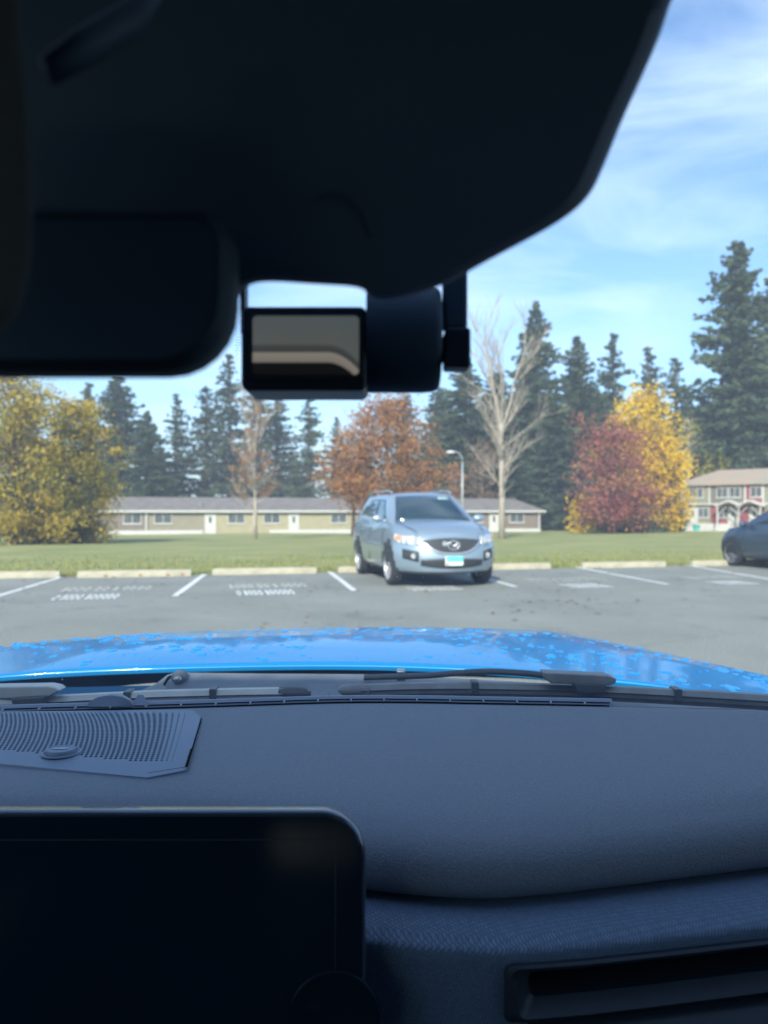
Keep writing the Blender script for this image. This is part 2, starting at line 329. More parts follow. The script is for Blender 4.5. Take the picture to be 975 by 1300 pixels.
for i, (a, b_, y, lb) in enumerate(stops):
    p = G((a + b_) / 2, y); ln = (b_ - a) / F * p.y / math.cos(FI) * .985
    e = empty('wheel_stop', lb, 'wheel stop', p + Vd * .085 , FI, 'concrete wheel stops along the lawn edge')
    o = stop_mesh(ln).build('block', M_stop, e, world=False); bevel(o, .012, 2, 40)
    for s_ in (-1, 1): MB().tube([(s_ * ln * .36, 0, .126), (s_ * ln * .36, 0, .136)], .014, 8).build('anchor_bolt', M_bolt, e, world=False)
    if i == 1:
        for q in (-.55, .1, .62, .9): fixn(MB().box(q - .03, q + .03, -.092, -.08, .015, .055).build('rust_chip', M_stain, e, world=False))

# ------------------------------------------------------------------ car builder (s = distance back from the nose)
M_silver = mat('silver_blue_paint', (0.27, 0.35, 0.42), 0.36, 0.5, 0.5, coat=1.0, noise=(500, (0.30, 0.38, 0.45)))
M_navy = mat('dark_slate_paint', (0.040, 0.062, 0.095), 0.32, 0.35, 0.5, coat=1.0, noise=(500, (0.05, 0.075, 0.11)))
M_cglass = mat('car_glass', (0.026, 0.050, 0.060), 0.04, 0, 0.6, coat=0.6, noise=(3, (0.016, 0.034, 0.05)))
M_tyre = mat('tyre', (0.018, 0.018, 0.02), 0.75, noise=(60, (0.03, 0.03, 0.03)))
M_alloy = mat('alloy', (0.55, 0.56, 0.57), 0.45, 0.5, noise=(40, (0.3, 0.31, 0.33)))
M_dkalloy = mat('dark_alloy', (0.26, 0.265, 0.27), 0.45, 0.4, noise=(40, (0.2, 0.21, 0.22)))
M_lens = mat('lamp_lens', (0.75, 0.76, 0.75), 0.15, 0.3, 0.6, coat=1.0, noise=(14, (0.35, 0.37, 0.38), .45, .55))
M_amber = mat('amber_lens', (0.60, 0.20, 0.08), 0.12, 0, 0.6, coat=1.0, noise=(50, (0.7, 0.3, 0.12)))
M_chrome = mat('chrome', (0.8, 0.81, 0.82), 0.3, 0.8, noise=(60, (0.6, 0.61, 0.62)))
M_plateT = mat('plate_teal', (0.10, 0.48, 0.55), 0.45, noise=(14, (0.16, 0.55, 0.60)))
M_plateW = mat('plate_white', (0.62, 0.75, 0.72), 0.45, noise=(14, (0.70, 0.80, 0.77)))
M_plateR = mat('plate_sticker', (0.6, 0.22, 0.2), 0.5, noise=(60, (0.5, 0.18, 0.16)))
M_bumpgy = mat('slat_grey', (0.07, 0.075, 0.08), 0.4, noise=(60, (0.09, 0.095, 0.1)))
M_bumpbk = mat('bumper_black', (0.022, 0.024, 0.026), 0.6, noise=(60, (0.03, 0.032, 0.034)))

def cosarr(n, a, b_): return [lerp(a, b_, (1 - math.cos(PI * i / n)) / 2) for i in range(n + 1)]
class Car:
    def __init__(s, root, paint, p):
        s.r = root; s.paint = paint; s.p = p
    def ztop(s, q):
        p = s.p; return float(np.interp(q, p['ts'], p['tz']))
    def k2(s, k): return float(np.interp(k, [0, .12, .35, .62, .85, 1], s.p['wk']))
    def k0(s, k): return float(np.interp(k, [0, .15, .4, .65, .88, 1], s.p['nk']))
    def kr(s, k): return float(np.interp(k, [0, .15, .4, .65, .88, 1], s.p['rk']))
    def front(s, y, z, off=0):
        p = s.p; q = .05
        for _ in range(6):
            k = min(1, max(0, (z - p['zb']) / (s.ztop(q) - p['zb'])))
            W_ = s.k2(k) * p['W']; q = s.k0(k) + p['a'] * min(1, abs(y) / W_) ** p['n']
        return Vector((-q + off, y, z))
    def outline(s, k):
        p = s.p; W_ = s.k2(k) * p['W']; P = []
        nf = 16
        for i in range(nf + 1):
            u_ = math.sin(PI / 2 * i / nf); P.append((s.k0(k) + p['a'] * u_ ** p['n'], u_ * W_))
        s1 = s.k0(k) + p['a']; s2 = p['L'] - s.kr(k) - p['b']
        ns = 30
        for i in range(1, ns):
            P.append((lerp(s1, s2, i / ns), W_ * (1 + .012 * math.sin(PI * i / ns))))
        for i in range(nf + 1):
            u_ = math.cos(PI / 2 * i / nf); P.append((s2 + p['b'] * (1 - u_ ** p['n']), u_ * W_))
        return P
    def body(s):
        p = s.p; ks = [0, .06, .12, .2, .3, .4, .5, .6, .7, .78, .86, .92, .97, 1]
        rows = []
        for k in ks:
            o = s.outline(k); rowR = [(-q, -y, p['zb'] + k * (s.ztop(q) - p['zb'])) for q, y in o]
            rowL = [(-q, y, z) for (q, y), (_, _, z) in zip(o, rowR)]
            rows.append(rowR + rowL[::-1][1:-1])
        m = MB(); m.grid(rows, closed=True); n = len(rows[0]); h = len(s.outline(1))
        # top surface strips
        o = s.outline(1); top = []
        fr = [1, .97, .9, .78, .6, .35, 0, -.35, -.6, -.78, -.9, -.97, -1]
        for (q, y) in o:
            z = s.ztop(q); top.append([(-q, -y * f, z + p['crown'] * (1 - abs(f) ** 2.6) * min(1, y / p['W'] * 1.1)) for f in fr])
        m.grid(top)
        bot = [i for i in range(n)]; m.F.append(tuple(bot))
        ob = m.build('body', [s.paint, M_bumpbk], s.r, world=False)
        bm = bmesh.new(); bm.from_mesh(ob.data); bmesh.ops.remove_doubles(bm, verts=bm.verts, dist=.0005)
        bmesh.ops.dissolve_degenerate(bm, edges=bm.edges, dist=.0004)
        bmesh.ops.recalc_face_normals(bm, faces=bm.faces); bm.to_mesh(ob.data); bm.free()
        cut = MB()
        for ax in p['axles']:
            for sd_ in (-1, 1):
                cut.tube([(-ax, sd_ * (p['W'] + .2), p['wr'] - .01), (-ax, sd_ * (p['W'] - .27), p['wr'] - .01)], p['wr'] + .026, 28)
        co = cut.build('cutter'); fixn(co)
        md = ob.modifiers.new('b', 'BOOLEAN'); md.operation = 'DIFFERENCE'; md.object = co; md.solver = 'EXACT'
        dg = bpy.context.evaluated_depsgraph_get(); dg.update()
        me = bpy.data.meshes.new_from_object(ob.evaluated_get(dg)); ob.modifiers.clear(); ob.data = me
        bpy.data.objects.remove(co)
        for f in me.polygons:
            f.use_smooth = True; c = f.center; mi = 0
            for ax in p['axles']:
                d = math.hypot(c.x + ax, c.z - p['wr'] - .01)
                if d < p['wr'] + .065: mi = 1
            if c.z < p['zb'] + p['blk'] : mi = 1
            f.material_index = mi
        es = ob.modifiers.new('e', 'EDGE_SPLIT'); es.split_angle = math.radians(38)
        s.bodyo = ob; return ob
    def gh(s, side, f, k, off=0.0):
        p = s.p; W_ = lerp(p['gw0'], p['gw1'], k); bul = .03 * math.sin(PI * k)
        sf = lerp(p['gf0'], p['gf1'], k); cf = lerp(.20, .10, k); sr = lerp(p['gr0'], p['gr1'], k); cr = .12
        zt = p['gz'] 
        if side == 'f': q = sf + cf * abs(f) ** 2.2 - bul * .6; y = f * W_; zz0 = s.ztop(q) + .01; z = lerp(zz0, zt + .02 * (1 - f * f), k); v = Vector((-q, y, z)) + Vector((.5, 0, .8)).normalized() * off
        elif side == 'r': q = sr - cr * abs(f) ** 2.2 + bul * .5; y = f * W_; z = lerp(s.ztop(sr), zt + .02 * (1 - f * f), k); v = Vector((-q, y, z)) + Vector((-.8, 0, .5)).normalized() * off
        else:
            sg = 1 if side == 'l' else -1; q = lerp(sf + cf, sr - cr, f); y = sg * (W_ + bul * .7); z = lerp(s.ztop(q), zt - .03 * (2 * f - 1) ** 2 * 1.0, k); v = Vector((-q, y + sg * off, z + off * .3))
        return v
    def patch(s, name, side, f0, f1, k0, k1, m, parent, off=.006, nf=10, nk=6, rake=None, inset=0):
        rows = []
        for j in range(nk + 1):
            k = lerp(k0, k1, j / nk); row = []
            for i in range(nf + 1):
                a, b_ = f0, f1
                if rake: a = lerp(f0, f0 + rake[0], j / nk); b_ = lerp(f1, f1 + rake[1], j / nk)
                row.append(s.gh(side, lerp(a, b_, i / nf), k, off))
            rows.append(row)
        mm = MB(); mm.grid(rows)
        o = mm.build(name, m, parent, True, world=False); sol = o.modifiers.new('s', 'SOLIDIFY'); sol.thickness = .006; sol.offset = 0
        return o
    def greenhouse(s):
        p = s.p; rows = []
        for k in [0, .1, .25, .4, .55, .7, .82, .92, 1]:
            row = [s.gh('f', -1 + 2 * i / 14, k) for i in range(15)]
            row += [s.gh('l', i / 20, k) for i in range(1, 20)] + [s.gh('r', 1 - 2 * i / 14, k) for i in range(15)] + [s.gh('x', 1 - i / 20, k) for i in range(1, 20)]
            rows.append(row)
        top = rows[-1]; cx = sum(v.x for v in top) / len(top); 
        for q, dz in ((.93, .022), (.8, .036), (.5, .046), (.02, .05)):
            rows.append([Vector((cx + (v.x - cx) * q, v.y * q, v.z + dz)) for v in top])
        m = MB(); m.grid(rows, closed=True)
        o = m.build('cabin', s.paint, s.r, True, world=False); fixn(o); es = o.modifiers.new('e', 'EDGE_SPLIT'); es.split_angle = math.radians(40)
        return o
    def fpatch(s, name, y0, y1, zt, zb, m, parent, off=.006, n=16, nk=5, th=.008):
        rows = []
        for j in range(nk + 1):
            rows.append([s.front(y, lerp(zb(y), zt(y), j / nk), off) for y in [lerp(y0, y1, i / n) for i in range(n + 1)]])
        mm = MB(); mm.grid(rows); o = mm.build(name, m, parent, True, world=False)
        sol = o.modifiers.new('s', 'SOLIDIFY'); sol.thickness = th; sol.offset = 0
        return o
    def wheel(s, ax, sd_, alloy, spokes=7, steer=0):
        p = s.p; R = p['wr']; tw = .11; c = Vector((-ax, sd_ * (p['W'] - .105), R))
        rows = []; prof = [(.75, -.95), (.80, -1), (.95, -.93), (1, -.7), (1, .7), (.95, .93), (.80, 1), (.75, .95), (.70, .6), (.70, -.6)]
        n = 28
        for i in range(n):
            a = 2 * PI * i / n; rows.append([(R * r * math.cos(a), tw * t_, R * r * math.sin(a)) for r, t_ in prof])
        rows.append(rows[0]); m = MB(); m.grid([list(x) for x in zip(*rows)] + [[r[0] for r in rows]])
        W_ = bpy.data.objects.new('wheel', None); C.objects.link(W_); W_.parent = s.r; W_.location = c; W_.rotation_euler = (0, 0, steer)
        m.build('tyre', M_tyre, W_, True, world=False)
        m = MB(); f = sd_ * tw * .62; rr = R * .74
        m.grid([[(q * rr * math.cos(2 * PI * i / n), sd_ * (tw * t_), q * rr * math.sin(2 * PI * i / n)) for i in range(n)] for q, t_ in ((1.0, .98), (.95, .95), (.9, .4), (.88, -.6))], closed=True)
        for k in range(spokes):
            a = 2 * PI * k / spokes + .3; d = Vector((math.cos(a), 0, math.sin(a))); t_ = Vector((-d.z, 0, d.x))
            for w0, w1, dy in ((.035, .026, 0),):
                V = []
                for q, wd in ((.1, w0), (.93, w1)):
                    for e in (-1, 1):
                        for y in (f - .012 * sd_, f + (.012 + .01 * (1 - q)) * sd_): V.append(d * rr * q + t_ * e * wd * R * 1.6 + Vector((0, y, 0)))
                m.add(V, [(0, 1, 3, 2), (4, 6, 7, 5), (0, 4, 5, 1), (2, 3, 7, 6), (0, 2, 6, 4), (1, 5, 7, 3)])
        m.tube([(0, f - .02, 0), (0, f + .02, 0)], .05, 14)
        fixn(m.build('rim', alloy, W_, False, world=False))
        m = MB(); m.tube([(0, sd_ * -.03, 0), (0, sd_ * -.015, 0)], R * .60, 20); m.build('brake_disc', M_bumpbk, W_, world=False)
        return W_
    def mirror(s, sd_, q, y, z):
        rows = []
        n = 12
        for j in range(7):
            u_ = -PI / 2 + PI * j / 6
            rows.append([(-q + .06 * math.cos(u_) * math.cos(2 * PI * i / n) * (1.2), sd_ * y + .115 * math.sin(u_), z + .075 * math.cos(u_) * math.sin(2 * PI * i / n)) for i in range(n)])
        m = MB(); m.grid(rows, closed=True); m.box(-q - .03, -q + .03, min(sd_ * (y - .18), sd_ * (y - .08)), max(sd_ * (y - .18), sd_ * (y - .08)), z - .06, z - .02)
        return fixn(m.build('wing_mirror', s.paint, s.r, True, world=False))

# --- silver-blue SUV, backed into its stall, nose to the camera
fa = (G(491, 742.5) + G(608, 741)) / 2
CARANG = math.radians(13.6)
front_dir = Vector((math.sin(CARANG), -math.cos(CARANG), 0))
ax_c = G(491, 742.8) + Vector((math.cos(CARANG), math.sin(CARANG), 0)) * .93
suv = empty('parked_suv', 'silver-blue SUV facing the camera, backed up to the pale wheel stop', 'car', ax_c + front_dir * .90, math.atan2(front_dir.y, front_dir.x), 'cars parked in the lot')
suv.location.z = 0.004
p = dict(L=4.38, W=.915, zb=.235, a=.48, n=3.0, b=.38, crown=.075, wr=.358, axles=(.90, 3.46), blk=.055,
         ts=[0, .06, .2, .5, 1.0, 1.4, 3.0, 4.0, 4.6], tz=[.85, .872, .915, .985, 1.075, 1.10, 1.13, 1.16, 1.14],
         wk=[.90, .965, 1.0, .995, .955, .90], nk=[.09, .03, .0, .015, .055, .13], rk=[.06, .0, .0, .03, .08, .14],
         gw0=.80, gw1=.605, gf0=.98, gf1=1.78, gr0=4.22, gr1=3.85, gz=1.59)
c = Car(suv, M_silver, p); c.body(); cab = c.greenhouse()
ws = c.patch('windshield', 'f', -.90, .90, .04, .93, M_cglass, suv, nf=16, rake=(.02, -.02))
for sd_ in ('l', 'x'):
    c.patch('side_window', sd_, .10, .36, .10, .86, M_cglass, suv, rake=(.07, 0))
    c.patch('side_window', sd_, .385, .66, .12, .86, M_cglass, suv)
    c.patch('side_window', sd_, .69, .86, .16, .84, M_cglass, suv, rake=(0, -.03))
c.patch('rear_window', 'r', -.85, .85, .15, .85, M_cglass, suv)
m = MB()
for sg in (1, -1):
    pts = [Vector((-q, sg * .585, z)) for q, z in ((1.9, 1.63), (2.05, 1.675), (2.6, 1.685), (3.4, 1.68), (3.85, 1.665), (3.95, 1.625))]
    MB().tube(pts, .017, 8).build('roof_rail', M_silver, suv, True, world=False)
# bonnet shut lines and creases
for sg in (1, -1):
    pts = []
    for q in np.linspace(.16, 1.0, 14):
        y = sg * lerp(.60, .74, (q - .16) / .84); pts.append(Vector((-q, y, c.ztop(q) + p['crown'] * (1 - (abs(y) / .83) ** 2.6) * .98 + .001)))
    MB().tube(pts, .006, 5).build('bonnet_seam', M_bumpbk, suv, True, world=False)
gt = lambda y: .835 - .03 * (abs(y) / .5) ** 2
gb = lambda y: .585 + .20 * (abs(y) / .5) ** 3.0
gr = c.fpatch('grille', -.49, .49, gt, gb, M_bumpbk, suv, off=.004, n=24, nk=6)
for k in range(5):
    f = .12 + .19 * k
    pts = [c.front(y, lerp(gb(y), gt(y), f), .016) for y in np.linspace(-.46, .46, 15)]
    MB().tube(pts, .011, 6).build('slat', M_bumpgy, gr, True, world=False)
pts = [c.front(y, gb(y) - .004, .014) for y in np.linspace(-.51, .51, 25)]
MB().tube(pts, .018, 8).build('chrome_trim', M_chrome, gr, True, world=False)
# emblem: an oval ring with spread wings, plus a small round cap beside it
e = MB(); cc = c.front(0, .72, .035)
e.tube([cc + Vector((0, .098 * math.cos(a), .072 * math.sin(a))) for a in np.linspace(0, 2 * PI, 33)], .010, 6)
e.tube([cc + Vector((0, .09 * u_, .045 - .075 * (1 - abs(u_)) ** 1.5)) for u_ in np.linspace(-1, 1, 17)], .010, 6)
e.build('emblem', M_chrome, gr, True, world=False)
MB().tube([c.front(-.15, .75, .012), c.front(-.15, .75, .036)], .042, 16).build('round_cap', M_chrome, gr, world=False)
for sg in (1, -1):
    ht = lambda y: .858 + .045 * ((abs(y) - .5) / .4) ; hb = lambda y: .692 + .075 * ((abs(y) - .5) / .4) + .04 * (1 - min(1, (abs(y) - .51) / .08))
    o = c.fpatch('headlight', sg * .52, sg * .895, ht, hb, M_lens, suv, off=.010, n=18, nk=6, th=.015)
    for yy in (.61, .73):
        q = c.front(sg * yy, .79, .02); MB().tube([q, q + Vector((.012, 0, 0))], .042, 16).build('lamp_projector', M_chrome, o, world=False)
    c.fpatch('indicator', sg * .80, sg * .897, lambda y: .868, lambda y: .80, M_amber, o, off=.018, n=8, nk=3)
    fo = c.fpatch('fog_lamp_recess', sg * .57, sg * .80, lambda y: .61 + .05 * (abs(y) - .57) / .23, lambda y: .44 + .06 * ((abs(y) - .57) / .23), M_bumpbk, suv, off=.006, n=8, nk=4)
    q = c.front(sg * .655, .54, .012); MB().tube([q, q + Vector((.02, 0, 0))], .045, 18).build('fog_lamp', M_lens, fo, world=False)
c.fpatch('lower_intake', -.54, .54, lambda y: .50 - .02 * (abs(y) / .5) ** 2, lambda y: .335 + .04 * (abs(y) / .5) ** 2, M_bumpbk, suv, off=.005, n=18, nk=4)
pl = MB(); q = c.front(0, .47, .02).x; pl.box(q, q + .012, -.155, .155, .385, .545); pl = bevel(pl.build('licence_plate', M_plateW, suv, world=False), .003)
MB().box(q + .013, q + .0145, -.135, .15, .45, .54).build('plate_field', M_plateT, pl, world=False)
MB().box(q + .013, q + .0145, -.145, -.09, .395, .435).build('plate_sticker', M_plateR, pl, world=False)
for sg in (1, -1):
    MB().tube([Vector((-1.42, sg * .93, .70)), Vector((-2.35, sg * .935, .71)), Vector((-3.05, sg * .93, .72))], .012, 6).build('door_crease', M_silver, suv, True, world=False)
    for q_ in (1.95, 2.9): MB().tube([Vector((-q_, sg * .925, .93)), Vector((-q_ - .2, sg * .925, .94))], .014, 6).build('door_handle', M_silver, suv, True, world=False)
    for q_ in (1.28, 2.33, 3.15):
        MB().tube([Vector((-q_ - .02, sg * (p['W'] * 1.004), z)) - Vector((0, sg * (.0 if z < .8 else .03 * (z - .8) / .2), 0)) for z in (.36, .55, .8, 1.0)], .006, 5).build('door_seam', M_bumpbk, suv, True, world=False)
    c.mirror(sg, 1.42, .965, 1.16)
for ax in p['axles']:
    for sd_ in (1, -1): c.wheel(ax, sd_, M_alloy, 5 + 2)
# pale reflection painted as a strip on the windscreen
ms = mat('reflection_paint', (0.35, 0.5, 0.5), .6, noise=(30, (0.3, 0.44, 0.44)))
c.patch('reflection_strip', 'f', .38, .72, .80, .88, ms, ws, off=.013, nf=4, nk=1, )

# --- dark slate compact car, nose in, at the right edge
fw = G(931, 718.5)
hd = Vd.copy()
p2 = dict(L=4.45, W=.88, zb=.20, a=.50, n=2.8, b=.40, crown=.07, wr=.318, axles=(.86, 3.52), blk=.04,
          ts=[0, .06, .25, .6, 1.1, 1.5, 3.0, 4.0, 4.5], tz=[.68, .71, .78, .87, .95, .965, 1.00, 1.03, 1.0],
          wk=[.92, .975, 1.0, .99, .955, .90], nk=[.08, .03, .0, .02, .09, .18], rk=[.06, .0, .0, .03, .08, .14],
          gw0=.76, gw1=.57, gf0=.95, gf1=1.85, gr0=4.15, gr1=3.3, gz=1.41)
leftv = Vector((-hd.y, hd.x, 0))
cen = fw - leftv * (p2['W'] - .06) + hd * p2['axles'][0]
sed = empty('parked_hatchback', 'dark blue-grey compact car seen from its left side, nose in at the right edge', 'car', (cen.x, cen.y, .004), math.atan2(hd.y, hd.x), 'cars parked in the lot')
c2 = Car(sed, M_navy, p2); c2.body(); c2.greenhouse()
c2.patch('windshield', 'f', -.9, .9, .05, .93, M_cglass, sed, nf=16)
c2.patch('rear_window', 'r', -.85, .85, .15, .85, M_cglass, sed)
for sd_ in ('l', 'x'):
    c2.patch('side_window', sd_, .12, .44, .10, .86, M_cglass, sed, rake=(.10, 0))
    c2.patch('side_window', sd_, .47, .80, .12, .86, M_cglass, sed, rake=(0, -.06))
c2.fpatch('grille', -.42, .42, lambda y: .64, lambda y: .53, M_bumpbk, sed)
for sg in (1, -1):
    c2.fpatch('headlight', sg * .50, sg * .85, lambda y: .70, lambda y: .60, M_lens, sed, off=.008)
    c2.mirror(sg, 1.36, .94, 1.0)
    for q_ in (1.3, 2.45, 3.3):
        MB().tube([Vector((-q_, sg * (p2['W'] * 1.004), z)) - Vector((0, sg * (.0 if z < .7 else .03 * (z - .7) / .2), 0)) for z in (.32, .5, .7, .9)], .006, 5).build('door_seam', M_bumpbk, sed, True, world=False)
for ax in p2['axles']:
    for sd_ in (1, -1): c2.wheel(ax, sd_, M_dkalloy, 9)

# ------------------------------------------------------------------ houses
M_rooft = mat('roof_shingle', (0.15, 0.132, 0.12), 0.9, noise=(1.2, (0.20, 0.178, 0.16)), bump=(14, .6, .03))
M_roof2 = mat('roof_tan', (0.36, 0.27, 0.20), 0.9, noise=(.35, (0.30, 0.27, 0.21), .4, .6), bump=(14, .6, .03))
def siding(name, col):
    m = mat(name, col, .8, noise=(1.5, tuple(x * .9 for x in col)))
    t = m.node_tree; b = t.nodes['Principled BSDF']; g = t.nodes.new('ShaderNodeTexCoord'); wv = t.nodes.new('ShaderNodeTexWave'); wv.bands_direction = 'Z'; wv.wave_profile = 'SAW'; wv.inputs['Scale'].default_value = 1.6
    bp = t.nodes.new('ShaderNodeBump'); bp.inputs['Distance'].default_value = .02; bp.inputs['Strength'].default_value = .8
    t.links.new(g.outputs['Object'], wv.inputs['Vector']); t.links.new(wv.outputs['Fac'], bp.inputs['Height']); t.links.new(bp.outputs['Normal'], b.inputs['Normal'])
    return m
M_taupe = siding('siding_taupe', (0.20, 0.165, 0.135)); M_beige = siding('siding_beige', (0.26, 0.235, 0.17)); M_yel = siding('siding_yellow', (0.35, 0.315, 0.20))
M_red = siding('siding_red', (0.26, 0.075, 0.085)); M_olive = siding('siding_olive', (0.17, 0.16, 0.125)); M_cream = siding('siding_cream', (0.25, 0.24, 0.165))
M_white = mat('white_trim', (0.52, 0.51, 0.48), .6, noise=(2, (0.46, 0.45, 0.42)))
M_hglass = mat('house_glass', (0.06, 0.075, 0.08), .08, 0, .6, noise=(2, (0.12, 0.13, 0.13)))
M_concr = mat('foundation', (0.55, 0.53, 0.49), .85, noise=(2, (0.48, 0.46, 0.42)))
M_vent = mat('vent_metal', (0.3, 0.3, 0.3), .5, .6, noise=(5, (.25, .25, .25)))

def frame2(A, B):
    d = Vector((B.x - A.x, B.y - A.y, 0)); ln = d.length; d.normalize(); n = Vector((-d.y, d.x, 0))
    return Matrix(((d.x, n.x, 0, A.x), (d.y, n.y, 0, A.y), (0, 0, 1, A.z), (0, 0, 0, 1))), ln
def window(x, z, w_, h_, root, style=2, y=0, face=-1):
    fr = MB(); t_ = .07
    fr.box(x - w_ / 2, x + w_ / 2, y - .07, y + .02, z, z + t_); fr.box(x - w_ / 2, x + w_ / 2, y - .07, y + .02, z + h_ - t_, z + h_)
    fr.box(x - w_ / 2, x - w_ / 2 + t_, y - .066, y + .02, z + t_ + .001, z + h_ - t_ - .001); fr.box(x + w_ / 2 - t_, x + w_ / 2, y - .066, y + .02, z + t_ + .001, z + h_ - t_ - .001)
    fr.box(x - w_ / 2 - .08, x + w_ / 2 + .08, y - .10, y + .01, z - .07, z - .002)
    f = fr.build('window', M_white, root, world=False)
    n = style; gw = (w_ - 2 * t_) / n
    for i in range(n):
        a = x - w_ / 2 + t_ + gw * i
        MB().box(a + .03, a + gw - .03, y - .035, y - .012, z + t_ + .004, z + h_ - t_ - .004).build('pane', M_hglass, f, world=False)
        if i: MB().box(a - .028, a + .028, y - .06, y - .005, z + t_ + .004, z + h_ - t_ - .004).build('mullion', M_white, f, world=False)
    return f
def door(x, z, w_, h_, root, y=0):
    m = MB(); m.box(x - w_ / 2 - .1, x - w_ / 2, y - .07, y + .02, z, z + h_ + .1); m.box(x + w_ / 2, x + w_ / 2 + .1, y - .07, y + .02, z, z + h_ + .1); m.box(x - w_ / 2, x + w_ / 2, y - .068, y + .02, z + h_, z + h_ + .098)
    f = m.build('door', M_white, root, world=False)
    MB().box(x - w_ / 2 + .002, x + w_ / 2 - .002, y - .04, y, z + .001, z + h_ - .002).build('door_leaf', M_white, f, world=False)
    MB().box(x - .14, x + .14, y - .05, y - .041, z + h_ * .55, z + h_ * .88).build('pane', M_hglass, f, world=False)

# long low house
DL, DRR = 77.0, 88.0
A = PX(116, 677, DL); B = PX(686, 669.5, DRR); A.z = tz(A.x, A.y); B.z = A.z
A.z = CZ - (679 - 650) / F * DL; B.z = A.z
M2, LN = frame2(A, B)
hs = empty('long_low_house', 'long single-storey house in brown and pale yellow sections with one grey-brown roof', 'house', A, math.atan2(M2[1][0], M2[0][0]))
def xo(px):                                     # distance along the front for a photo column
    t_ = (px - 487.5) / F; d = Vector((M2[0][0], M2[1][0])); return (t_ * A.y - A.x) / (d.x - t_ * d.y)
H1 = 2.42; DEP = 9.0
secs = [(116, 183, M_taupe), (183, 262, M_beige), (262, 372, M_yel), (372, 452, M_yel), (452, 560, M_beige), (560, 686, M_taupe)]
for i, (a, b_, mm) in enumerate(secs):
    xa, xb = xo(a), xo(b_)
    w_ = MB().box(xa + (.001 if i else 0), xb, 0.0 + .03 * (i % 2), DEP, -.6, H1)
    w_.build('wall', mm, hs, world=False)
# gable/hip roof
ov = .45; x0, x1 = xo(116) - .5, xo(686) + .5; rz_ = H1 + 1.45
V = [(x0, -ov, H1), (x1, -ov, H1), (x1, DEP + ov, H1), (x0, DEP + ov, H1), (x0 + 1.6, DEP / 2, rz_), (x1 - 1.9, DEP / 2, rz_)]
V += [(x, y, z - .16) for x, y, z in V[:4]]
mesh('roof', V, [(0, 1, 5, 4), (1, 2, 5), (2, 3, 4, 5), (3, 0, 4), (0, 6, 7, 1), (1, 7, 8, 2), (2, 8, 9, 3), (3, 9, 6, 0), (9, 8, 7, 6)], M_rooft, hs, world=False)
MB().box(x0, x1, -ov - .035, -ov - .003, H1 - .18, H1 + .02).build('gutter', M_white, hs, world=False)
for a, b_ in ((116, 258), (342, 452), (560, 686)):
    MB().box(xo(a), xo(b_), -.10, -.033, -.6, .40).build('skirting', M_white, hs, world=False)
for px in (168, 207, 300, 345, 430, 535, 604, 656): window(xo(px), 1.08, 1.75, 1.05, hs)
for px in (267, 373, 627): door(xo(px), .05, .95, 2.0, hs, -.0); 
for px in (186, 684, 470, 322):
    MB().box(xo(px) - .07, xo(px) + .07, -.15, -.045, .41, H1 - .19).build('downspout', M_white, hs, world=False)
for px, up in ((255, .55), (300, .4), (520, .5), (640, .55), (420, .4)):
    m = MB(); m.tube([(xo(px), 1.3, H1 + .3), (xo(px), 1.3, H1 + .3 + up)], .12, 8); m.build('roof_vent', M_vent, hs, world=False)
for px in (267, 373, 627):
    MB().box(xo(px) - .8, xo(px) + .8, -1.2, -.12, -.6, .04).build('doorstep', M_concr, hs, world=False)

# two-storey red and white townhouses
A = PX(866, 668, 90.0); B = PX(1160, 668, 74.0); B.z = A.z
M2, LN = frame2(A, B)
th = empty('townhouse_row', 'two-storey townhouse row in red, olive and cream siding with white porches', 'house', A, math.atan2(M2[1][0], M2[0][0]))
HE = 4.85; DEP = 9
bay = [(866, 902, M_cream, M_cream), (902, 947, M_olive, M_red), (947, 970, M_red, M_red), (970, 1010, M_cream, M_cream), (1010, 1060, M_olive, M_red), (1060, 1110, M_red, M_red), (1110, 1160, M_cream, M_cream)]
for i, (a, b_, up, lo) in enumerate(bay):
    xa, xb = xo(a) + .001, xo(b_)
    MB().box(xa, xb, .03 * (i % 2), DEP, -.8, 2.45).build('wall', lo, th, world=False)
    MB().box(xa, xb, -.25 + .03 * (i % 2), DEP - .01, 2.62, HE).build('wall', up, th, world=False)
    MB().box(xa - .09, xa + .09, -.31, -.255, 2.63, HE - .01).build('corner_board', M_white, th, world=False)
MB().box(xo(866), xo(1160), -.33, DEP - .02, 2.452, 2.618).build('floor_band', M_white, th, world=False)
MB().box(xo(866), xo(1160), -.04, .0, -.8, .35).build('skirting', M_white, th, world=False)
x0, x1 = xo(866) - .5, xo(1160) + .5; V = [(x0, -.7, HE), (x1, -.7, HE), (x1, DEP + .5, HE), (x0, DEP + .5, HE), (x0 + 3.0, DEP / 2, HE + 1.75), (x1 - 3.0, DEP / 2, HE + 1.75)]
V += [(x, y, z - .2) for x, y, z in V[:4]]
mesh('roof', V, [(0, 1, 5, 4), (1, 2, 5), (2, 3, 4, 5), (3, 0, 4), (0, 6, 7, 1), (1, 7, 8, 2), (2, 8, 9, 3), (3, 9, 6, 0), (9, 8, 7, 6)], M_roof2, th, world=False)
for px in (874, 887, 918, 934, 961, 990, 1025, 1045, 1085): window(xo(px), 3.25, 1.25, 1.15, th, 2, -.25)
for px in (893, 919, 992, 1030): window(xo(px), 1.0, 1.25, 1.15, th, 2)
for px in (880, 931, 958, 1000, 1050): door(xo(px), .05, .95, 2.0, th)
